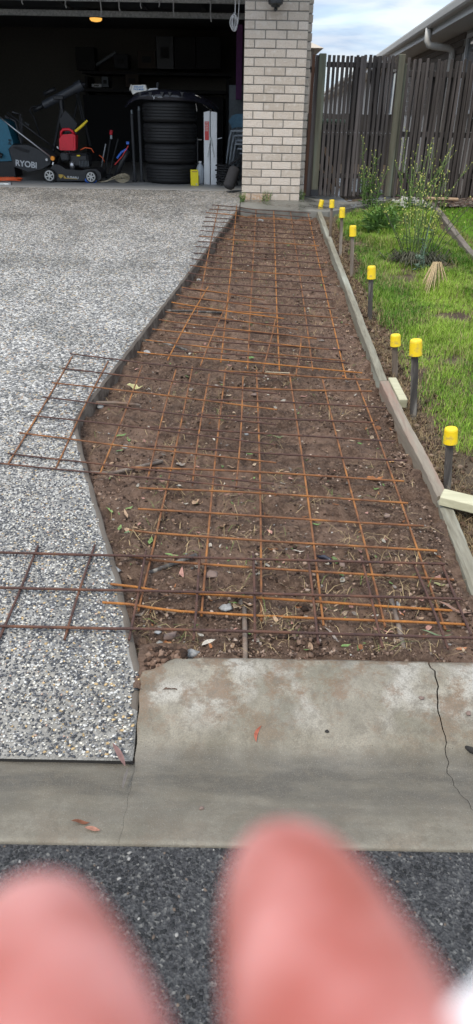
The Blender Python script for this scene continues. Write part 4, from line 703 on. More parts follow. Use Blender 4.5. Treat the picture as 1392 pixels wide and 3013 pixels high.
    MB().tube(pts, .010, 6).build('hose', 'black_matte', t, True); MB().tube([(-.33, 10.0, GF + .03), (-.18, 9.98, GF + .24), (-.04, 9.97, GF + .33)], .014, 7).tube([(-.3, 9.97, GF + .02), (-.12, 9.95, GF + .16), (-.03, 9.95, GF + .27)], .008, 6).build('handle', 'black_plastic', t)
    tag(MB().box((-.075, 11.4, 2.25), (.08, .3, .85)).build('purple_curtain', 'purple_cloth'), 'dark purple fabric hanging above the grey locker', 'curtain')
    # back of the garage
    Y = 15.2; W_ = lambda zx, zy: (lambda p: (float(p[0]), float(p[2])))(onY(zx * .605, zy * .605, Y))
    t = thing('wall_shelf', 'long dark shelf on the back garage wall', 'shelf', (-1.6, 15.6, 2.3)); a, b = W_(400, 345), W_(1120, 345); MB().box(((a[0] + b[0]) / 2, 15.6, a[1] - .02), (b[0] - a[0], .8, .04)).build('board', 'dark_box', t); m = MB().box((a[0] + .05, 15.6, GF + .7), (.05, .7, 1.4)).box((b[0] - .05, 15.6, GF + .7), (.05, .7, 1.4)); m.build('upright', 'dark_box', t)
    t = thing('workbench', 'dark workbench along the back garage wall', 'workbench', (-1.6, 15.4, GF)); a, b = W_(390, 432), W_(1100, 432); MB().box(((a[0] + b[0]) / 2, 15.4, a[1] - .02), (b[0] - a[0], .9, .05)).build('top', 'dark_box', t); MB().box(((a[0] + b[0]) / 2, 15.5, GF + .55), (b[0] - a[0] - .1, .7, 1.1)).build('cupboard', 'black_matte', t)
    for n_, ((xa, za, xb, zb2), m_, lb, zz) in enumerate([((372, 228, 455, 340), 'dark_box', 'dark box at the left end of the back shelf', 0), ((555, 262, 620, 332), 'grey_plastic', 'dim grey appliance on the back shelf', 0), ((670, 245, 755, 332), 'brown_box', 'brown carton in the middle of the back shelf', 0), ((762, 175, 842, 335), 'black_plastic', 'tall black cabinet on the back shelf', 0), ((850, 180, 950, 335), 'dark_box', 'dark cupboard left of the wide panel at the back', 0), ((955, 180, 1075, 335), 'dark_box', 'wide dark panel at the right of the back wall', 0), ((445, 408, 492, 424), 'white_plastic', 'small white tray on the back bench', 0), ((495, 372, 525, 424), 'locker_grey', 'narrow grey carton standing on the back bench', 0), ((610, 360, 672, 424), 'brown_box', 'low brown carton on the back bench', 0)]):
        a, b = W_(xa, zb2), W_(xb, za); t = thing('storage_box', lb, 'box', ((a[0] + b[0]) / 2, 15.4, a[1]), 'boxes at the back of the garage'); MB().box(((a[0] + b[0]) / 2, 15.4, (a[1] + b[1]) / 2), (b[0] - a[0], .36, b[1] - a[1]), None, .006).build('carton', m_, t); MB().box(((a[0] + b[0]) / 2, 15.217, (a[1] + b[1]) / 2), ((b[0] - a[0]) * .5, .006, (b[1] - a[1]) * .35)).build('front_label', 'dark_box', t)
    a, b = W_(440, 328), W_(560, 250); tag(MB().bar((a[0], 15.35, a[1]), (b[0], 15.35, b[1]), .08, .05, (0, 0, 1), .008).build('hand_saw', 'locker_grey'), 'long grey tool leaning on the back shelf', 'tool')
    t = thing('threshold_strip', 'pale metal strip on the garage threshold at left', 'strip', (-3.1, 9.55, GF)); MB().box((-3.15, 9.62, GF + .01), (.55, .05, .02), None, .003).build('channel', 'galvanised', t); MB().box((-2.87, 9.62, GF + .014), (.03, .06, .028)).build('end_stop', 'steel', t)
right_stuff()

# ------------------------------------------------------------------ fence, gate and what stands behind
FY = 9.15; FZ0, FZ1 = .82, 2.215
def fence():
    def pal(w, h, mat='paling', taper=0.):
        o = MB().box((0, 0, h / 2), (w, .016, h), None, .002).build('paling', mat); d = o.data; bpy.data.objects.remove(o); return d
    def put(d, t, x, y, z, rx=0., rz=0.):
        o = bpy.data.objects.new('paling', d); COL.objects.link(o); o.parent = t; o.location = Vector((x, y, z)) - Vector(t.location); o.rotation_euler = (0, rx, rz)
    p1 = [pal(.032, 1.40), pal(.035, 1.395), pal(.029, 1.405)]; pr = pal(.034, 1.41, 'paling_red'); pn = pal(.038, 1.36)
    t = thing('side_fence', 'narrow strip of palings between brick pier and first post', 'fence', (.74, FY, FZ0))
    for x, d in ((.735, pr), (.768, p1[2]), (.795, p1[2])): put(d, t, x, FY + .01, FZ0 - .01, .012)
    for z in (1.06, 1.47, 2.08): MB().box((.74, FY + .035, z), (.14, .03, .055)).build('rail', 'paling', t)
    t = thing('fence_post', 'green weathered timber post left of the gate', 'post', (.845, FY, FZ0)); MB().box((.845, FY, (FZ0 + 2.228) / 2), (.078, .078, 2.228 - FZ0), None, .006).build('post', 'post_green', t); MB().box((.845, FY, FZ0 + .03), (.086, .086, .07)).build('foot', 'black_plastic', t)
    t = thing('timber_gate', 'dark slatted timber gate between two green posts', 'gate', (1.28, FY, FZ0)); n = 16
    for i in range(n): x = .915 + i * (.745 / (n - 1)); put(random.choice(p1), t, x + random.uniform(-.004, .004), FY - .004, FZ0 + .0 + random.uniform(-.006, .006), .004 + random.uniform(-.006, .006), random.uniform(-.05, .05))
    for i in range(8): put(random.choice(p1), t, 1.20 + i * .058, FY + .055, FZ0 + .0 + random.uniform(-.01, .01), .006 + random.uniform(-.01, .01), random.uniform(-.05, .05))
    for z in (1.03, 1.475, 2.13): MB().box((1.285, FY + .026, z), (.78, .034, .05), None, .003).build('rail', 'paling', t)
    MB().bar((1.60, FY + .047, 1.06), (1.38, FY + .047, 2.1), .02, .05, (0, 1, 0)).build('brace', 'paling', t); m = MB()
    for i in range(n): m.lathe([(.004, FY - .0135), (.004, FY - .010)], 6, (.915 + i * (.745 / (n - 1)), 0, 1.478), 'Y')
    m.build('nails', 'steel', t)
    t = thing('fence_post', 'green weathered timber post with peeling paint right of the gate', 'post', (1.70, FY, FZ0)); MB().box((1.705, FY, (FZ0 + 2.235) / 2), (.07, .085, 2.235 - FZ0), None, .006).build('post', 'post_green', t); MB().box((1.758, FY + .03, (FZ0 + 2.15) / 2), (.034, .05, 2.15 - FZ0), None, .004).build('side_batten', 'post_green', t)
    t = thing('paling_fence', 'grey paling fence with two overlapping rows right of the gate', 'fence', (2.5, FY + .06, FZ0)); n = 30
    for i in range(n): x = 1.80 + i * .052; put(random.choice(p1 + [pn]), t, x + random.uniform(-.006, .006), FY + .03 + (x - 1.8) * .12, FZ0 - .02 + random.uniform(-.014, .01), .004 + random.uniform(-.010, .010), .12)
    for i in range(22): x = 1.79 + i * .073; put(pn, t, x + random.uniform(-.01, .01), FY + .10 + (x - 1.8) * .12, FZ0 - .05 + random.uniform(-.06, .0), .004 + random.uniform(-.014, .014), .12)
    for z in (1.04, 1.47, 2.06): MB().bar((1.76, FY + .064, z), (3.45, FY + .267, z), .03, .055, (0, 0, 1), .003).build('rail', 'paling', t)
fence()
EZ = 2.92
def gx(y): return 2.56 + (y - 10.6) * .051
def neighbour():
    t = thing('neighbour_house', 'brown brick neighbouring house with pale gutter and eaves behind the fence', 'house', (3.6, 12, .7)); ya, yb = 7.5, 62.
    P = lambda y, dx, z: (gx(y) + dx, y, z)
    def strip(prof, name, mat, a=ya, b=yb): 
        n = len(prof); V = [P(a, dx, z) for dx, z in prof] + [P(b, dx, z) for dx, z in prof]; return MB().add(V, [tuple(range(n)), tuple(range(2 * n - 1, n - 1, -1))] + [(i, i + n, (i + 1) % n + n, (i + 1) % n) for i in range(n)]).build(name, mat, t)
    strip([(0, EZ), (0, EZ - .02), (.012, EZ - .085), (.03, EZ - .105), (.11, EZ - .105), (.11, EZ - .095), (.04, EZ - .095), (.022, EZ - .08), (.012, EZ - .02), (.012, EZ)], 'gutter', 'gutter_cream')
    strip([(.112, EZ - .02), (.112, EZ - .19), (.134, EZ - .19), (.134, EZ - .02)], 'fascia', 'soffit_white'); strip([(.136, EZ - .17), (.136, EZ - .178), (.60, EZ - .178), (.60, EZ - .17)], 'soffit', 'soffit_white')
    strip([(.02, EZ + .01), (.06, EZ + .0), (5.5, EZ + 2.2), (5.5, EZ + 2.25)], 'roof', 'roof_grey')
    w0 = .52; strip([(w0 + .006, .6), (w0 + .006, EZ - .18), (w0 + .2, EZ - .18), (w0 + .2, .6)], 'wall', 'wall_pale')
    d = MB().box((0, 0, 0), (.02, .229, .075), None, .003).build('brick', 'brick_brown'); me = d.data; bpy.data.objects.remove(d)
    for r in range(12):
        z = EZ - .225 - r * .086
        for k in range(21):
            y = 12.35 + k * .24 + .12 * (r % 2); o = bpy.data.objects.new('brick', me); COL.objects.link(o); o.parent = t; o.location = Vector((gx(y) + w0, y, z)) - Vector(t.location); o.rotation_euler = (0, 0, -.051)
    for (y0, y1, z0, z1) in ((10.2, 12.0, 1.7, EZ - .24), (18.3, 20.0, 1.7, EZ - .26)):
        yc = (y0 + y1) / 2; x = gx(yc) + w0 - .004; R = Matrix.Rotation(-.051, 3, 'Z'); m = MB()
        for y_ in (y0 + .03, yc, y1 - .03): m.box((gx(y_) + w0 - .012, y_, (z0 + z1) / 2), (.05, .055, z1 - z0), R)
        for z_ in (z0 + .025, z1 - .025): m.box((x - .010, yc, z_), (.046, y1 - y0, .05), R)
        f = m.build('window', 'window_frame', t); MB().box((x, yc, (z0 + z1) / 2), (.012, y1 - y0 - .04, z1 - z0 - .04), R).build('pane', 'window_glass', f)
    yd = 12.75; x0 = gx(yd) + .06; x1 = gx(yd) + w0 - .06
    MB().tube([(x0, yd, EZ - .10), (x0, yd, EZ - .26), (x0 + .03, yd, EZ - .31), (x0 + .08, yd, EZ - .325), (x1 - .08, yd, EZ - .345), (x1 - .02, yd, EZ - .37), (x1, yd, EZ - .42), (x1, yd, .7)], .048, 12).build('downpipe', 'gutter_cream', t, True)
    m = MB()
    for i in range(26): y = 9.6 + i * .022; m.box((gx(y) + w0 - .06, 9.75, 1.2 + i * .035), (.03, .5, .006), Matrix.Rotation(.4, 3, 'Y'))
    m.build('shutter_slats', 'white_plastic', t)
    # beyond: dark back fence, pale roof, timber left leaning
    t = thing('back_fence', 'dark fence far behind the gate', 'fence', (1.5, 19, .7)); m = MB()
    for i in range(60): m.box((-.6 + i * .105, 19, 1.2), (.1, .018, 1.06 + random.uniform(-.02, .02)))
    m.build('palings', 'dark_fence', t)['kind'] = 'stuff'; MB().box((2.5, 19.03, 1.5), (6.2, .03, .08)).build('rail', 'dark_fence', t)
    t = thing('far_house', 'pale roofed house barely seen between brick pier and gate', 'house', (1.2, 30, .7)); MB().add([(-.4, 29, 3.75), (2.7, 29, 3.75), (2.7, 33, 3.75), (-.4, 33, 3.75), (.6, 31, 4.35), (1.6, 31, 4.35)], [(0, 1, 5, 4), (1, 2, 5), (2, 3, 4, 5), (3, 0, 4), (3, 2, 1, 0)]).build('roof', 'roof_cream', t); MB().box((1.1, 31, 2.2), (2.6, 3.4, 3.0)).build('wall', 'brick_brown', t)
    for i, (a, b, lb) in enumerate([((.70, 9.5, 1.42), (1.12, 9.6, .83), 'pale raw timber leaning behind the gate slats'), ((1.0, 9.9, 1.3), (1.22, 9.9, .84), 'second length of raw timber behind the gate')]): tag(MB().bar(a, b, .04, .085, (0, 1, 0), .003).build('timber_length', 'lumber'), lb, 'timber')
    t = thing('wheelie_bin', 'dark green bin behind the gate slats', 'bin', (1.02, 10.2, .83)); MB().add([(.86, 10.0, .85), (1.2, 10.0, .85), (1.2, 10.4, .85), (.86, 10.4, .85), (.82, 9.95, 1.55), (1.24, 9.95, 1.55), (1.24, 10.45, 1.55), (.82, 10.45, 1.55)], [(0, 1, 5, 4), (1, 2, 6, 5), (2, 3, 7, 6), (3, 0, 4, 7), (3, 2, 1, 0)]).build('body', 'black_plastic', t); MB().box((1.03, 10.2, 1.585), (.46, .54, .05), None, .015).build('lid', 'thistle_blue', t)
    x, z = 2.74, 1.57; t = thing('meter_box', 'small white box behind the right fence', 'box', (x, 9.6, z)); MB().box((x + .1, 9.62, z), (.24, .1, .17), None, .01).build('case', 'white_plastic', t); MB().box((x - .05, 9.64, z), (.05, .08, .14)).build('side_cover', 'grey_plastic', t)
neighbour()

# ------------------------------------------------------------------ formwork, stakes, garden edging
def board(name, path, w, top, h, mat, label, cat='board', group=None, chamfer=0.):
    # a plank on edge along a list of (x_inner, y)
    n = len(path); V = []
    for x, y in path:
        z = S(y) + top + .0015 * math.sin(y * 9); V += [(x, y, z - h), (x, y, z - chamfer), (x + chamfer * .8 + .002, y, z), (x + w - .002, y, z), (x + w, y, z - .003), (x + w, y, z - h)]
    F = [(i * 6 + j, i * 6 + 6 + j, i * 6 + 6 + (j + 1) % 6, i * 6 + (j + 1) % 6) for i in range(n - 1) for j in range(6)] + [tuple(range(6)), tuple(6 * (n - 1) + k for k in range(6))[::-1]]
    return tag(MB().add(V, F).build(name, mat), label, cat, group)
def dense(path, k=10):
    out = []
    for a, b in zip(path[:-1], path[1:]): out += [(a[0] + (b[0] - a[0]) * i / k + .0012 * math.sin(i * 2.1), a[1] + (b[1] - a[1]) * i / k) for i in range(k)]
    return out + [path[-1]]
board('formwork_board', dense([(.812, 8.285), (.804, 7.0), (.799, 5.6), (.792, 4.6), (.789, 3.845)]), .044, .004, .095, 'formwork', 'long grey green formwork board running from path to the joint', group='formwork boards along the trench', chamfer=.005)
board('formwork_board', dense([(.789, 3.835), (.808, 3.35), (.832, 2.95), (.846, 2.66)]), .048, .006, .10, 'formwork_red', 'reddish stained formwork board in the middle of the right side', group='formwork boards along the trench', chamfer=.004)
board('formwork_board', dense([(.846, 2.652), (.842, 2.4), (.832, 2.03), (.818, 1.735)]), .05, -.002, .10, 'formwork', 'nearest formwork board with a pale chamfer, below the loose timber', group='formwork boards along the trench', chamfer=.012)
tag(MB().bar((.862, 3.87, S(3.87) - .012), (.872, 3.58, S(3.6) - .012), .045, .05, (0, 0, 1), .003).build('cleat', 'fresh_pine'), 'short pale timber cleat behind the formwork joint', 'timber')
tag(MB().bar((.852, 2.628, S(2.6) + .024), (1.5, 2.33, S(2.4) + .014), .085, .040, (0, 0, 1), .003).build('timber_offcut', 'fresh_pine'), 'pale treated timber resting across the formwork at right', 'timber')
def stakes():
    spec = [((.884, 8.62), .82, (.89, 8.62), 'stake_dark', 'short stake farthest back by the path, left of a pair'), ((.845, 7.16), .954, (.832, 7.16), 'stake_brown', 'weathered stake standing right of the farthest short one'), ((.895, 6.735), .932, (.878, 6.735), 'stake_brown', 'third capped stake from the path, in bare soil'), ((.911, 6.113), .861, (.893, 6.113), 'stake_brown', 'brown capped stake, fourth from the path'), ((.906, 5.0), .743, (.881, 5.0), 'stake_dark', 'capped stake standing alone midway, left of the dry straw clump'), ((.904, 4.014), .543, (.882, 4.014), 'stake_brown', 'short brown capped stake left of the tallest black one'), ((.928, 3.528), .647, (.881, 3.528), 'stake_dark', 'tall black and grey capped stake beside the pale cleat'), ((.940, 2.809), .468, (.902, 2.809), 'stake_dark', 'nearest capped stake, black, above the loose timber')]
    capw = [.046, .042, .046, .050, .052, .052, .057, .052]; caph = [.072, .068, .082, .08, .082, .064, .078, .068]
    for i, ((bx, by), zt, (tx, ty), mt, lb) in enumerate(spec):
        bx += random.uniform(-.012, .012); zb_ = float(lawn_z(bx, by)) - .03; t = thing('stake', lb, 'stake', (bx, by, zb_), 'capped stakes behind the formwork'); capw[i] *= 1.13; r = capw[i] * .27
        a, b = Vector((bx, by, zb_)), Vector((tx, ty, zt - caph[i] * .4)); d = (b - a).normalized(); sq = MB(); sq.bar(a, b, r * 1.9, r * 1.35, (0, 1, 0), .0025); sq.build('shaft', mt, t)
        c0 = Vector((tx, ty, zt)) - d * caph[i]; R = capw[i] / 2; n = 20; V = []; prof = [(R * .86, 0), (R * 1.02, 0), (R * 1.02, .07), (R, .10), (R * .97, .84), (R * .92, .95), (R * .82, 1.0), (0.001, 1.0)]; x = d.orthogonal().normalized(); y = d.cross(x)
        for rr, h in prof: V += [c0 + d * (h * caph[i]) + (x * math.cos(2 * math.pi * k / n) + y * math.sin(2 * math.pi * k / n)) * rr for k in range(n)]
        F = [(q * n + k, q * n + (k + 1) % n, (q + 1) * n + (k + 1) % n, (q + 1) * n + k) for q in range(len(prof) - 1) for k in range(n)]
        MB().add(V, F).build('cap', 'cap_yellow', t, True, 40)
stakes()
for (a, b, lb) in [((1.975, 5.5), (2.045, 6.75), 'nearer weathered timber garden edging by the right lawn'), ((2.047, 6.77), (2.12, 8.05), 'middle weathered timber garden edging by the right lawn'), ((2.122, 8.07), (2.16, 8.75), 'far weathered timber garden edging beside the white pebbles')]:
    z0, z1 = float(lawn_z(*a)) + .055, float(lawn_z(*b)) + .055; tag(MB().bar((a[0], a[1], z0 - .035), (b[0], b[1], z1 - .035), .055, .10, (0, 0, 1), .004).build('garden_edging', 'sleeper'), lb, 'edging', 'timber edging of the right lawn')
def beds():
    tag(struct(grid('mulch_bed', np.arange(1.78, 3.6, .05), np.arange(8.78, 9.35, .04), lambda X, Y: S(Y) - .015 + .03 * fbm(X, Y, .12, 3, 5), 'mulch')))
    n = 1500; x = rng.uniform(1.8, 3.4, n); y = rng.uniform(8.72, 9.2, n); r = rng.uniform(.008, .022, n); P = np.stack([x, y, S(y) - .01 + r * .2], -1); V, F = lumps(P, r * 2, r * .7, r * .3, rng.uniform(0, 6.3, n), .3); C = rot_colors(n, [(.05, .035, .03), (.12, .08, .06), (.20, .17, .15), (.3, .29, .28)], [4, 4, 2, 1]); tag(mesh_np('mulch_chips', V, F, 'leafcol', None, np.repeat(C, 12, 0)), kind='stuff')
    n = 420; x = rng.normal(1.93, .10, n); y = rng.normal(8.83, .09, n); r = rng.uniform(.010, .022, n); P = np.stack([x, y, S(y) - .02 + .03 * np.exp(-((x - 1.93) / .1) ** 2) + rng.uniform(0, .02, n)], -1); V, F = lumps(P, r * 1.2, r, r * .7, rng.uniform(0, 6.3, n), .3); tag(mesh_np('white_pebbles', V, F, 'white_pebble'), kind='stuff')
    for i, (x, y, l, lb) in enumerate([(2.32, 9.02, .38, 'orange brown bark slab lying under the right fence'), (2.82, 9.0, .30, 'broken bark slab farther right under the fence')]): tag(MB().bar((x - l / 2, y, S(y) + .02), (x + l / 2, y - .02, S(y) + .015), .07, .03, (0, 0, 1), .008).build('bark_slab', 'lumber'), lb, 'bark')
beds()

# ------------------------------------------------------------------ reinforcing mesh and dowels
def mesh_sheet(label, lines_t, lines_l, dz, rt, rl, mats_t, mats_l, over=.006, wob=.004):
    a = lines_t[len(lines_t) // 2]; c = ((a[0][0] + a[1][0]) / 2, (a[0][1] + a[1][1]) / 2); t = thing('rebar_mesh', label, 'rebar mesh', (c[0], c[1], S(c[1])), 'reinforcing mesh sheets laid in the trench')
    def zz(x, y, r):
        e = float(edge_x(y)); base = S(y) + dz; on = float(Sp(y)) + r + .003; k = min(1, max(0, (x - e) / .14 )); return max(on * (1 - k) + base * k, base if x > e + .0 else on)
    def one(p, q, r, mat, lift):
        n = 14; ph = random.uniform(0, 6); P = []
        for i in range(n + 1):
            u = i / n; x = p[0] + (q[0] - p[0]) * u; y = p[1] + (q[1] - p[1]) * u; w = wob * math.sin(ph + u * 4.2); P.append((x + (w if abs(q[1] - p[1]) > abs(q[0] - p[0]) else 0), y + (w if abs(q[1] - p[1]) < abs(q[0] - p[0]) else 0), zz(x, y, r) + lift + wob * .6 * math.sin(ph * 2 + u * 6)))
        MB().tube(P, r, 8).build('bar', mat, t, True, 60)
    for i, (p, q) in enumerate(lines_t): one(p, q, rt, mats_t[i % len(mats_t)], over)
    for i, (p, q) in enumerate(lines_l): one(p, q, rl, mats_l[i % len(mats_l)], over - rt - rl + .001)
def px(l, dz): return [tuple((float(onS(*a, dz)[0]), float(onS(*a, dz)[1])) for a in seg) for seg in l]
N_T = px([[R5(-260, 615), R6(1050, 687)], [R5(-260, 785), R6(1135, 858)], [R5(-200, 972), R6(1200, 1051)]], .02)
N_L = px([[R5(185, 590), R5(-8, 1060)], [R5(460, 585), R5(313, 1045)], [R5(712, 620), R5(627, 1048)], [R5(975, 628), R5(940, 1052)], [R6(108, 640), R6(120, 1072)], [R6(375, 645), R6(432, 1085)], [R6(637, 650), R6(747, 1100)], [R6(895, 675), R6(1068, 1105)], [R6(1030, 680), R6(1182, 1040)]], .01)
B_T = px([[R5(677, 320), R6(868, 398)], [R5(672, 425), R6(945, 515)], [R5(630, 540), R6(1008, 637)], [R5(620, 672), R6(1090, 780)], [R5(540, 812), R6(1150, 935)], [R5(503, 903), R6(1160, 1008)], [R5(640, 218), R6(848, 290)], [R5(720, 120), R6(860, 193)], [R5(730, 25), R6(805, 95)], [R4(-160, 1120), R4(705, 1158)], [R4(-140, 1042), R4(755, 1080)], [R4(-110, 983), R4(690, 1003)], [R4(-60, 903), R4(680, 945)]], -.02)
B_L = px([[R3(935, 870), R5(680, 930)], [R3(1095, 870), R5(978, 935)], [R4(128, 890), R6(150, 970)], [R4(290, 905), R6(455, 995)], [R4(453, 940), R6(752, 1005)], [R4(605, 910), R6(1057, 1015)]], -.02)
C_T = px([[R3(340, 805), R4(226, 933)], [R3(300, 875), R4(226, 1008)], [R3(255, 945), R4(226, 1085)], [R3(210, 1020), R4(220, 1162)], [R3(155, 1105), R6(218, 105)], [R3(97, 1195), R6(222, 197)], [R5(40, 152), R6(210, 300)], [R5(0, 197), R6(225, 340)]], .0)
C_L = px([[R3(355, 812), R5(40, 195)], [R3(525, 835), R5(270, 215)], [R3(690, 858), R5(493, 240)], [R3(855, 875), R5(715, 265)], [R3(1015, 895), R5(935, 295)], [R3(1185, 905), R5(1150, 310)]], .0)
D_L = [((-.262, 8.50), (-.296, 4.9)), ((-.055, 8.50), (-.11, 4.1)), ((.150, 8.47), (.052, 4.0)), ((.342, 8.43), (.236, 3.99)), ((.53, 8.36), (.424, 4.0)), ((.705, 8.22), (.608, 3.89))]
D_T = [((-.37 - .004 * i, 8.45 - .2 * i), (.735 - .004 * i, 8.20 - .195 * i)) for i in range(22)]
D_T = [(((max(p[0], float(edge_x(p[1])) - .30)), p[1]), q) for p, q in D_T]
E_T = px([[R3(885, 478), R4(165, 545)], [R3(858, 515), R4(190, 590)], [R3(835, 555), R4(260, 640)], [R3(805, 597), R4(330, 690)], [R3(775, 638), R4(420, 740)], [R3(742, 685), R4(480, 790)], [R3(710, 738), R4(560, 850)], [R3(668, 795), R4(645, 905)]], 0.)
E_L = px([[R3(1010, 470), R3(815, 825)], [R3(1120, 510), R3(975, 855)], [R4(215, 640), R4(160, 900)], [R4(345, 720), R4(322, 910)]], 0.)
mesh_sheet('far rusty mesh sheet reaching from the path to mid trench', D_T, D_L, -.008, .0044, .0044, ['rust_dark', 'rust_dark', 'rust_mid', 'rust_dark', 'rust_dark'], ['rust_mid', 'rust_orange', 'rust_mid', 'rust_orange'])
mesh_sheet('long rusty mesh sheet filling the near half of the trench', B_T, B_L, -.010, .0045, .0045, ['rust_mid', 'rust_mid', 'rust_mid', 'rust_mid', 'rust_orange', 'rust_orange', 'rust_mid', 'rust_dark', 'rust_dark', 'rust_dark', 'rust_dark', 'rust_mid', 'rust_mid'], ['rust_mid', 'rust_mid', 'rust_mid', 'rust_mid', 'rust_mid', 'rust_mid'])
mesh_sheet('skewed orange mesh piece overlapping the far sheet at left', E_T, E_L, .004, .0041, .0041, ['rust_mid', 'rust_mid', 'rust_orange', 'rust_mid', 'rust_mid'], ['rust_orange', 'rust_mid', 'rust_mid', 'rust_mid'])
mesh_sheet('dark mesh piece spilling over the pebbled slab at left', C_T, C_L, .004, .0041, .0041, ['rust_dark', 'rust_dark', 'rust_mid'], ['rust_mid'])
mesh_sheet('thick dark ribbed mesh lying nearest, across slab and trench', N_T, N_L, .010, .0049, .0045, ['rust_dark'], ['rust_dark'], over=.012, wob=.0015)
for (a, b, r, m_, lb) in [((300, 1437), (495, 1404), .0085, 'stake_dark', 'dark dowel bar sticking out of the slab nearest the kerb'), ((228, 1184), (410, 1165), .0085, 'dowel_steel', 'ribbed dowel bar under the left mesh piece'), ((245, 1008), (352, 1012), .0085, 'dowel_steel', 'ribbed dowel bar at the widest corner of the trench'), ((425, 778), (560, 776), .0075, 'stake_dark', 'thin dark dowel bar halfway up the slab edge'), ((365, 855), (470, 862), .0075, 'stake_dark', 'dark dowel bar below the skewed orange mesh')]:
    p, q = uS(*a, -.035), uS(*b, -.035); z = float(S(p[1])); tag(MB().tube([(p[0] - .04, p[1], z - .045), (p[0] + .1, p[1], z - .045), (float(q[0]), float(q[1]), float(soil_z(q[0], q[1])) + .02)], r, 8).build('dowel_bar', m_, smooth=True), lb, 'dowel', 'steel dowels between old and new concrete')
for (a, b, lb) in [((615, 1523), (617, 1652), 'ribbed steel dowel pointing out of the kerb at the centre'), ((985, 1505), (1020, 1657), 'ribbed steel dowel pointing out of the kerb at right')]:
    p, q = uS(*a, -.025), uS(*b, -.02); q[1] = 1.715; tag(MB().tube([(p[0], p[1], float(soil_z(p[0], p[1])) + .012), ((p[0] + q[0]) / 2, (p[1] + q[1]) / 2, float(S(1.9)) - .018), (q[0], q[1], S(q[1]) - .02)], .0085, 9).build('dowel_bar', 'dowel_steel', smooth=True), lb, 'dowel', 'steel dowels between old and new concrete')

# ------------------------------------------------------------------ leaves, chips and other litter
def leaf_mesh(L, Wd, curl, bend, col, fold=.25, lobes=0):
    n = 9; V = []; F = []; C = []
    for i in range(n + 1):
        u = i / n; w = Wd / 2 * (math.sin(math.pi * min(1, u * 1.02)) ** .8 + .03) * (1 + (.35 * math.sin(u * 17) if lobes else 0)); x = (u - .5) * L; y0 = bend * L * math.sin(math.pi * u); z = curl * L * ((u - .5) ** 2 * 2 + .25 * math.sin(u * 7))
        V += [(x, y0 - w, z + fold * w), (x, y0, z), (x, y0 + w, z + fold * w * (1.4 if lobes else 1))]; k = random.uniform(.8, 1.15); C += [tuple(c * k for c in col), tuple(c * k * .8 for c in col), tuple(c * k * 1.05 for c in col)]
    for i in range(n): a = i * 3; F += [(a, a + 3, a + 4, a + 1), (a + 1, a + 4, a + 5, a + 2)]
    return V, F, C
def leaf(p, L, Wd, ang, col, label, curl=.2, bend=.08, tilt=0., slope=0., group='leaves on the soil', name='leaf', lobes=0, lift=.004, cat='leaf'):
    V, F, C = leaf_mesh(L, Wd, curl, bend, col, lobes=lobes); o = mesh_np(name, V, F, 'leafcol', None, np.array(C), smooth=True); o.location = (p[0], p[1], p[2] + lift); o.rotation_euler = (Matrix.Rotation(slope, 3, 'X') @ Matrix.Rotation(ang, 3, 'Z') @ Matrix.Rotation(tilt, 3, 'X')).to_euler(); tag(o, label, cat, group); return o
def onsoil(u, v):
    p = uS(u, v, -.045); p[2] = float(soil_z(p[0], p[1])); return p
TAN, PINK, BRN, GRN, YEL, GRY = (.42, .28, .18), (.46, .25, .20), (.30, .12, .045), (.17, .27, .09), (.46, .42, .20), (.24, .20, .17)
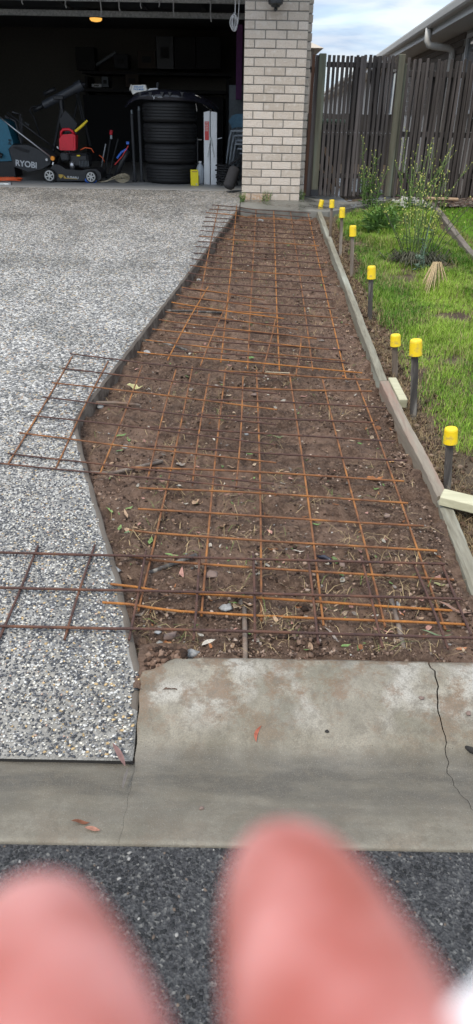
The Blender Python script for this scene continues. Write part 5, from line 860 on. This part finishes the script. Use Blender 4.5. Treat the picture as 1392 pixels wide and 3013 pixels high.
for (u, v, L, w, a, c, lb, k) in [(497, 1262, .062, .038, .9, TAN, 'largest tan curled leaf near the middle of the trench', 1), (942, 1212, .075, .030, .1, BRN, 'glossy orange brown leaf under the right bars', 1), (340, 966, .10, .05, -.2, YEL, 'crumpled yellow leaf by the slab edge', 1), (318, 1313, .075, .012, 1.9, TAN, 'thin curved tan leaf by the left soil', 0), (460, 1447, .07, .016, 1.7, PINK, 'pink twisted leaf between the near bars', 0), (455, 1174, .045, .026, .1, GRY, 'grey tan leaf with torn edge', 1), (440, 1397, .085, .014, .05, GRN, 'long green leaf lying flat left of centre', 0), (380, 1377, .055, .017, 1.5, GRN, 'broad green leaf touching the thick mesh', 0), (276, 1288, .06, .010, -.9, GRN, 'slim green leaf nearest the slab edge', 0), (325, 1280, .04, .013, .8, GRN, 'small green leaf beside the thin tan one', 0), (303, 1345, .045, .014, 1.5, GRN, 'upright green leaf next to the hole', 0), (322, 1350, .04, .013, 1.0, (.12, .2, .1), 'dark green leaf by the upright one', 0), (352, 1340, .07, .010, -.2, TAN, 'narrow flat tan leaf pointing at the bar', 0), (305, 1090, .06, .022, .7, GRN, 'bright green leaf in the wide corner', 0), (322, 1098, .055, .016, 1.9, GRN, 'bent green leaf crossing the bright one', 0), (303, 1130, .06, .010, .9, (.2, .28, .13), 'pale green leaf below the bright one', 0), (1105, 1474, .045, .016, -.2, YEL, 'pale yellow green leaf under the right corner bars', 0), (868, 1643, .035, .012, .3, GRN, 'small green leaf by the kerb', 0), (1092, 1620, .10, .009, -.25, (.15, .2, .11), 'long thin green leaf by the kerb at right', 0), (1158, 1646, .045, .014, .3, (.45, .2, .1), 'orange leaf in the near right corner', 0), (1135, 1560, .12, .013, -.6, (.28, .17, .13), 'long brown strip of bark at the right corner', 0), (832, 1620, .09, .009, -1.1, GRY, 'grey curled strip of bark near the kerb', 0), (795, 1316, .04, .010, 0, GRN, 'tiny green leaf right of centre', 0), (700, 1083, .06, .009, 0, (.2, .27, .12), 'thin green leaf right of the flat grey stone', 0), (808, 1195, .035, .014, -.7, PINK, 'pinkish leaf left of the orange brown one', 0), (985, 1160, .05, .014, .9, (.5, .28, .1), 'orange leaf near the right board', 0), (855, 1452, .05, .012, .1, PINK, 'curled reddish leaf between the right bars', 0), (765, 985, .045, .014, .4, PINK, 'pink leaf below the overlapping meshes', 0), (1022, 965 + 175, .03, .010, .3, TAN, 'tan leaf beside the reddish board', 0), (398, 1648, .02, .03, .2, (.5, .2, .16), 'small red leaf by the slab corner', 0), (458, 1640, .035, .012, 1.4, TAN, 'upright tan leaf by the broken kerb corner', 0), (560, 640, .05, .02, .1, BRN, 'brown leaf far up beside the slab edge', 0)]:
    leaf(onsoil(u, v), L, w, a, c, lb, curl=.3 if k else .18, lobes=k, bend=random.uniform(-.1, .1), group='leaves on the soil')
def onkerb(u, v):
    q = None
    for z in np.arange(.135, -.02, -.001):
        p = uZ(u, v, z); kz = float(np.interp(p[1], [k[0] for k in KP], [k[1] for k in KP]))
        if kz >= z: q = p; break
    return q if q is not None else uZ(u, v, 0)
leaf(onkerb(651, 1850), .05, .010, 1.25, (.30, .085, .05), 'curled red leaf lying on the kerb face', .2, .16, slope=.62, lift=.006, group='leaves on the kerb and gutter'); leaf(onkerb(203, 2074), .05, .010, -.12, (.15, .055, .028), 'dark brown curled leaf in the gutter at left', .25, .1, group='leaves on the kerb and gutter'); leaf(onkerb(233, 2089), .042, .012, -.2, (.30, .145, .10), 'pale pink leaf touching the brown one in the gutter', .1, .05, group='leaves on the kerb and gutter')
leaf(onkerb(301, 1918), .085, .015, -1.0, (.17, .095, .085), 'purplish brown leaf across the slab corner', .05, .03, slope=.2, group='leaves on the kerb and gutter', lift=.03); leaf(onkerb(316, 1960), .075, .008, 1.5, (.12, .105, .095), 'grey brown strip of bark in the gutter joint', .02, .02, group='leaves on the kerb and gutter', name='bark_strip', cat='bark'); leaf(onkerb(324, 1895), .03, .008, 1.1, (.5, .33, .15), 'tiny yellow leaf in the joint beside the slab', .2, .1, group='leaves on the kerb and gutter')
def chip(p, r, mat, label, name='stone', flat=.55, cat='stone', group='stones on the soil'):
    V, F = lumps(np.zeros((1, 3)), np.array([r * 1.2]), np.array([r]), np.array([r * flat]), np.array([random.uniform(0, 6)]), .4); o = mesh_np(name, V, F, mat); md = o.modifiers.new('s', 'SUBSURF'); md.levels = md.render_levels = 1; md.subdivision_type = 'SIMPLE'; o.location = (p[0], p[1], p[2] + r * flat * .4); tag(o, label, cat, group)
for (u, v, r, m_, lb) in [(620, 1085, .014, 'concrete_chip', 'flat grey stone in the middle of the trench'), (565, 1536, .021, 'concrete_chip', 'pale jagged concrete chip between the near bars'), (482, 1645, .020, 'concrete_chip', 'pale concrete chip at the top of the kerb'), (402, 1622, .013, 'concrete_chip', 'small grey stone by the slab corner'), (398, 1606, .010, 'concrete_chip', 'smaller grey stone above the slab corner stone'), (430, 1610, .020, 'red_stone', 'reddish brown stone near the broken kerb corner'), (975, 1302, .018, 'red_stone', 'dark grey stone right of centre under the bars'), (315, 1123, .016, 'concrete_chip', 'grey stone below the bright green leaf'), (530, 1455, .022, 'red_stone', 'brown stone right of the pink leaf'), (815, 1505 + 260, .001, 'red_stone', 'x'), (868, 1540, .012, 'red_stone', 'small brown stone near the right dowel'), (860, 1418, .016, 'red_stone', 'lumpy earth coloured stone amid the right bars'), (1000, 1660 - 130, .010, 'concrete_chip', 'little grey stone beside the right dowel'), (368, 875, .028, 'concrete_chip', 'pale concrete lump against the slab edge far up'), (250, 1010, .022, 'concrete_chip', 'pale concrete lump at the widest slab corner'), (440, 775, .03, 'concrete_chip', 'pale concrete lump halfway up the slab edge'), (500, 690, .026, 'concrete_chip', 'pale concrete lump high up the slab edge'), (285, 1450, .024, 'concrete_chip', 'pale concrete lump under the nearest dowel'), (655, 547, .035, 'concrete_chip', 'pale concrete spill below the path edge'), (886, 835, .02, 'red_stone', 'dark lump near the formwork far up'), (640, 985, .018, 'red_stone', 'dark brown lump below the overlapping meshes')]:
    if lb != 'x': chip(onsoil(u, v), r, m_, lb)
for (u, v, r, m_, lb) in [(508, 2034, .007, 'red_stone', 'small brown seed lying in the gutter'), (1060, 1757, .008, 'red_stone', 'small dark clod on the kerb left of the crack'), (1178, 1795, .009, 'red_stone', 'small dark clod on the kerb right of the crack'), (822, 1840, .006, 'dark_gap', 'black spot of dirt low on the kerb face')]: chip(onkerb(u, v), r, m_, lb, 'clod', .6, 'clod', 'bits of dirt on the kerb')
p = onkerb(1183, 1892); tag(MB().tube([(p[0] - .012, p[1] + .014, p[2] + .006), (p[0], p[1], p[2] + .01), (p[0] + .03, p[1] - .016, p[2] + .008)], [.005, .009, .006], 7).build('twig', 'dark_gap', smooth=True), 'dark twig at the right edge of the kerb', 'twig')
p, q = uS(668, 937, .0), uS(742, 940, .0); tag(MB().bar((p[0], p[1], S(p[1]) + .004), (q[0] - .03, q[1], S(q[1]) + .004), .006, .002).build('tape_strip', 'webbing'), 'thin whitish strip lying on the overlapping meshes', 'strip')
p = onsoil(815, 1412); tag(MB().tube([(p[0] - .03, p[1] + .012, p[2] + .01), (p[0], p[1], p[2] + .016), (p[0] + .02, p[1] - .012, p[2] + .012), (p[0] + .022, p[1] - .03, p[2] + .006)], [.005, .010, .008, .004], 7).build('plastic_scrap', 'gloss_black', smooth=True), 'twisted black plastic scrap between the near bars', 'scrap')
def litter():
    n = 1000; y = 1.75 + rng.random(n) ** 1.2 * 6.2; A = edge_x(y) + .02; x = A + (.78 - A) * rng.random(n); V = []; F = []; C = []
    for i in range(n):
        col = random.choice([TAN, TAN, PINK, GRY, BRN, (.5, .38, .26), (.55, .5, .42), GRN]); k = random.uniform(.5, 1.0); L = random.uniform(.009, .036) * (1 if random.random() < .8 else 1.5); v, f, c = leaf_mesh(L, L * random.uniform(.15, .5), random.uniform(0, .4), random.uniform(-.15, .15), tuple(q * k for q in col)); a = random.uniform(0, 6.3); R = Matrix.Rotation(a, 3, 'Z') @ Matrix.Rotation(random.uniform(-.5, .5), 3, 'X'); z = float(soil_z(x[i], y[i])) + .004; b = len(V)
        V += [tuple(R @ Vector(q) + Vector((x[i], y[i], z))) for q in v]; F += [tuple(q + b for q in ff) for ff in f]; C += c
    tag(mesh_np('leaf_litter', V, F, 'leafcol', None, np.array(C), smooth=True), kind='stuff')
    n = 900; y = 1.75 + rng.random(n) ** 1.4 * 6.2; A = edge_x(y) + .02; x = A + (.79 - A) * rng.random(n); r = rng.uniform(.002, .0065, n); P = np.stack([x, y, soil_z(x, y) + r * .2], -1); V, F = lumps(P, r * 1.2, r, r * .7, rng.uniform(0, 6, n), .3); C = rot_colors(n, [(.12, .09, .07), (.22, .2, .18), (.4, .38, .35), (.09, .06, .05)], [6, 2, .4, 5]); tag(mesh_np('soil_gravel', V, F, 'leafcol', None, np.repeat(C, 12, 0)), kind='stuff')
litter()

# ------------------------------------------------------------------ weeds
def ground_h(x, y): return float(lawn_z(x, y))
def plant(name, label, c, stems, stem_mat, leaf_mat, flower=None, cat='weed', nleaf=8, leafL=.05, thick=.0028, group=None, base=0, baseL=.1, base_mat=None):
    t = thing(name, label, cat, (c[0], c[1], ground_h(*c)), group); ms = MB(); ml = MB(); mf = MB()
    def lf(p, d, L, w):
        d = Vector(d).normalized(); s = d.cross(Vector((0, 0, 1)));
        s = (s.normalized() if s.length > .01 else Vector((1, 0, 0))) * w / 2; p = Vector(p); q = p + d * L * .5 + Vector((0, 0, L * .10)); e = p + d * L - Vector((0, 0, L * .12)); ml.add([p, q + s, e, q - s], [(0, 1, 2), (0, 2, 3)])
    for (dx, dy, H, lx, ly) in stems:
        P = []; x0, y0 = c[0] + dx, c[1] + dy; z0 = ground_h(x0, y0)
        for i in range(8):
            u = i / 7; P.append((x0 + lx * u ** 1.4 + random.uniform(-.007, .007), y0 + ly * u ** 1.4 + random.uniform(-.006, .006), z0 + H * u))
        ms.tube(P, [thick * (1.15 - .75 * i / 7) for i in range(8)], 5)
        for k in range(nleaf):
            u = random.uniform(.06, .9); i = min(6, int(u * 7)); f = u * 7 - i; p = Vector(P[i]).lerp(Vector(P[i + 1]), f); a = random.uniform(0, 6.3); L = leafL * random.uniform(.5, 1.2) * (1.15 - u * .7); lf(p, (math.cos(a), math.sin(a), random.uniform(.1, .9)), L, L * .24)
        if flower:
            for k in range(random.randint(3, 6)):
                u = random.uniform(.62, 1.0); i = min(6, int(u * 7)); p = Vector(P[i]).lerp(Vector(P[i + 1]), u * 7 - i); a = random.uniform(0, 6.3); e = p + Vector((math.cos(a) * .05, math.sin(a) * .05, random.uniform(.03, .09))) * random.uniform(.5, 1.2); ms.tube([p, p.lerp(e, .6) + Vector((0, 0, -.005)), e], thick * .4, 4); mf.lathe([(.001, -.004), (.004, .0), (.005, .004), (.002, .008)], 5, e)
            mf.lathe([(.001, -.004), (.005, .0), (.006, .005), (.002, .009)], 6, P[-1])
    ms.build('stems', stem_mat, t); 
    if ml.v: ml.build('leaves', leaf_mat, t)['kind'] = 'stuff'
    if mf.v: mf.build('flower_heads', flower, t)['kind'] = 'stuff'
    if base:
        mb = MB()
        for k in range(base):
            a = random.uniform(0, 6.3); r = abs(random.gauss(0, .065)); p = Vector((c[0] + r * 1.7 * math.cos(a), c[1] + r * math.sin(a), ground_h(c[0], c[1]) + random.uniform(0, .03))); L = baseL * random.uniform(.5, 1.2); d = Vector((math.cos(a) * random.uniform(.3, 1), math.sin(a), random.uniform(.2, 1.2))).normalized(); s = d.cross(Vector((0, 0, 1))).normalized() * random.uniform(.003, .007); q = p + d * L * .55; e = q + Vector((d.x, d.y, -.5)).normalized() * L * .5; mb.add([p - s, p + s, q + s, q - s, e], [(0, 1, 2, 3), (3, 2, 4)])
        mb.build('dead_base', base_mat or leaf_mat, t)['kind'] = 'stuff'
    return t
R_ = random.uniform
def st(n, H, sp, ln, lx0=0.): return [(R_(-sp, sp), R_(-sp * .6, sp * .6), H * R_(.55, 1.05), lx0 + R_(-ln, ln), R_(-ln * .4, ln * .4)) for _ in range(n)]
plant('flowering_weed', 'tall yellow flowering weed in front of the gate slats', (1.42, 8.72), [(-.06, 0, .70, -.06, 0), (.01, .02, .58, .03, 0), (.08, 0, .42, .10, 0), (-.02, -.02, .40, -.08, 0), (.05, .03, .5, .0, 0)] + st(5, .42, .11, .10), 'stem_green', 'weed_leaf', 'flower_yellow', nleaf=28, leafL=.075, thick=.0042, group='flowering weeds by the fence')
plant('flowering_weed', 'leggy flowering weed right of the second gate post', (1.86, 8.62), [(-.10, 0, .78, -.02, 0), (-.02, .02, .65, .05, 0), (.05, 0, .72, .12, 0), (.10, .02, .55, .30, 0), (-.05, -.02, .5, -.16, 0), (.15, 0, .62, .22, 0)] + st(6, .5, .15, .14), 'stem_green', 'weed_leaf', 'flower_yellow', nleaf=22, leafL=.065, thick=.0042, group='flowering weeds by the fence')
plant('flowering_weed', 'weed with reddish dry tips below the right fence', (2.12, 8.5), [(0, 0, .60, .06, 0), (-.05, .01, .70, -.05, 0), (.06, .02, .52, .28, 0)] + st(5, .42, .14, .12), 'stem_green', 'weed_leaf', 'flower_yellow', nleaf=18, leafL=.055, thick=.004, group='flowering weeds by the fence')
plant('rush_clump', 'dark stemmed weed clump standing alone in the lawn', (1.50, 6.42), [(-.03, 0, .46, -.02, 0), (.0, 0, .62, .02, 0), (.05, 0, .66, .10, 0), (.08, .01, .60, .16, 0), (.09, -.01, .54, .30, 0), (.1, -.02, .36, .38, 0), (.12, 0, .80, .62, .1), (-.06, 0, .42, -.10, 0), (-.1, 0, .40, -.20, 0), (.04, 0, .5, .0, 0), (-.08, .02, .55, -.34, .1)] + st(8, .45, .11, .08), 'stem_dark', 'weed_leaf', 'flower_yellow', nleaf=4, leafL=.07, thick=.0040, base=560, baseL=.15, base_mat='weed_leaf_dark')
plant('wispy_weed', 'tall pale green wispy weed rising behind the dark clump', (1.56, 6.85), [(0, 0, .82, .05, 0), (-.04, 0, .70, -.06, 0), (.05, .02, .75, .14, 0), (.02, 0, .6, -.02, 0)] + st(9, .5, .09, .10), 'pale_stem', 'pale_leaf', 'flower_yellow', nleaf=12, leafL=.06, thick=.0036)
plant('thistle', 'pale blue green thistle in front of the dark clump', (1.50, 6.22), st(4, .24, .05, .08) + [(.02, 0, .5, .02, 0)], 'thistle_blue', 'thistle_blue', None, nleaf=9, leafL=.07)
plant('tall_grass_tuft', 'dense green grass tuft left of the dark clump', (1.36, 7.5), st(120, .30, .13, .12), 'tuft_green', 'weed_leaf', None, cat='grass tuft', nleaf=2, leafL=.16, thick=.0016)
plant('small_weed', 'low white flowered weed at the right edge of the lawn', (1.86, 5.45), st(7, .16, .06, .06), 'stem_dark', 'weed_leaf', 'white_pebble', nleaf=6, leafL=.035, thick=.0018)
plant('corner_weed', 'grass tuft at the left foot of the brick pier', (-.0, 8.72), st(26, .11, .03, .04), 'stem_green', 'weed_leaf', None, cat='grass tuft', nleaf=1, leafL=.06, thick=.0018, group='tufts along the pier foot')
plant('corner_weed', 'sparse brown green tuft in front of the pier face', (.27, 8.79), st(24, .12, .05, .05), 'stem_green', 'weed_leaf_dark', None, cat='grass tuft', nleaf=1, leafL=.05, thick=.0016, group='tufts along the pier foot')
plant('corner_weed', 'leafy tuft at the right foot of the pier', (.68, 8.92), st(16, .12, .03, .03), 'stem_green', 'weed_leaf', None, cat='grass tuft', nleaf=3, leafL=.04, thick=.0018, group='tufts along the pier foot')
for o in [o for o in bpy.data.objects if o.name.startswith('corner_weed')]: o.location.z += .055
def straw():
    c = uS(1098, 676, .05); t = thing('straw_tuft', 'bent over clump of pale dry straw on the lawn', 'dry grass', (c[0], c[1], ground_h(c[0], c[1]))); m = MB(); e0 = uS(1072, 742, -.03)
    for k in range(20):
        f = R_(0, .3) if k < 13 else (R_(.3, .6) if k < 16 else R_(.7, 1)); x, y = c[0] + R_(-.01, .01), c[1] + R_(-.01, .01); z = ground_h(x, y) + .13; ex = c[0] - .16 + .24 * f; ey = c[1] - R_(.14, .40) * (1.15 - .7 * f); ez = ground_h(ex, ey) + .012; m.tube([(x, y, z - .01), (x + (ex - x) * .25, y + (ey - y) * .25, z + .01), (x + (ex - x) * .65, y + (ey - y) * .65, z * .55 + ez * .45), (ex, ey, ez)], [.003, .0045, .004, .0015], 5)
    for k in range(5): a = R_(0, 6.3); m.tube([(c[0], c[1], ground_h(c[0], c[1])), (c[0] + R_(-.005, .005), c[1], ground_h(c[0], c[1]) + .13)], .003, 5)
    o = m.build('stalks', 'dry_stalk', t); o['kind'] = 'stuff'
straw()

# ------------------------------------------------------------------ the photographer's fingers right under the lens
def hand():
    t = thing('person', 'person holding the camera, two blurred pink fingertips reaching into view', 'person', tuple(CAMP + FW * -.02 - UP * .10))
    cm = lambda x, y, d: Vector(CAMP + RT * x * .01 + UP * y * .01 + FW * d * .01)
    V, E, Rr = [], [], []
    def add(p, r, par=None):
        V.append(cm(*p)); Rr.append(r * .01)
        if par is not None: E.append((par, len(V) - 1))
        return len(V) - 1
    w0 = add((-.2, -7.6, -3.6), 2.3)                       # palm, root of the skin
    k1 = add((-.4, -6.2, -1.4), 1.9, w0)
    a = add((1.1, -5.0, .6), 1.05, k1); a = add((1.04, -4.2, 3.0), 1.08, a); a = add((.80, -3.94, 5.2), .96, a); a = add((.60, -3.90, 7.0), .84, a); add((.46, -3.92, 8.3), .52, a)
    b = add((-.62, -5.1, .4), 1.05, k1); b = add((-.62, -4.3, 2.6), 1.08, b); b = add((-1.16, -4.0, 4.5), 1.02, b); b = add((-1.74, -3.98, 6.1), .86, b); add((-2.06, -4.00, 7.3), .48, b)
    c = add((2.7, -5.6, .0), .95, k1); c = add((3.3, -5.2, 2.0), .86, c); c = add((3.5, -5.4, 3.6), .78, c); add((3.45, -5.9, 4.6), .6, c)
    d = add((-3.1, -6.0, -.4), .86, k1); d = add((-3.6, -5.6, 1.2), .76, d); d = add((-3.9, -5.7, 2.6), .68, d); add((-3.9, -6.0, 3.5), .5, d)
    e = add((2.9, -7.6, -2.8), 1.25, w0); e = add((4.6, -6.6, -1.2), 1.05, e); add((5.3, -5.4, -.4), .8, e)
    f = add((-.2, -11, -7), 2.4, w0); f = add((-.2, -16, -12), 2.9, f); add((0, -30, -26), 4.0, f)
    o0 = parent_loc(t); me = bpy.data.meshes.new('hand'); me.from_pydata([tuple(p - o0) for p in V], E, []); o = link('hand', me, 'skin', t)
    sk = o.modifiers.new('skin', 'SKIN'); sk.use_smooth_shade = True
    for i, r in enumerate(Rr): me.skin_vertices[0].data[i].radius = (r, r)
    me.skin_vertices[0].data[0].use_root = True
    ss = o.modifiers.new('sub', 'SUBSURF'); ss.levels = 2; ss.render_levels = 3
    p = cm(1.98, -3.50, 4.6); M = Matrix((RT, UP, FW)).transposed(); M = Matrix([[M[i][j] for j in range(3)] for i in range(3)])
    tag(MB().box(p, (.012, .012, .001), M @ Matrix.Rotation(.75, 3, 'Z'), .0003).build('patch', 'plain_white'), 'blurred white paper corner at the lower right edge beside the finger', 'patch')  # small white square added for an unidentified white blur
hand()
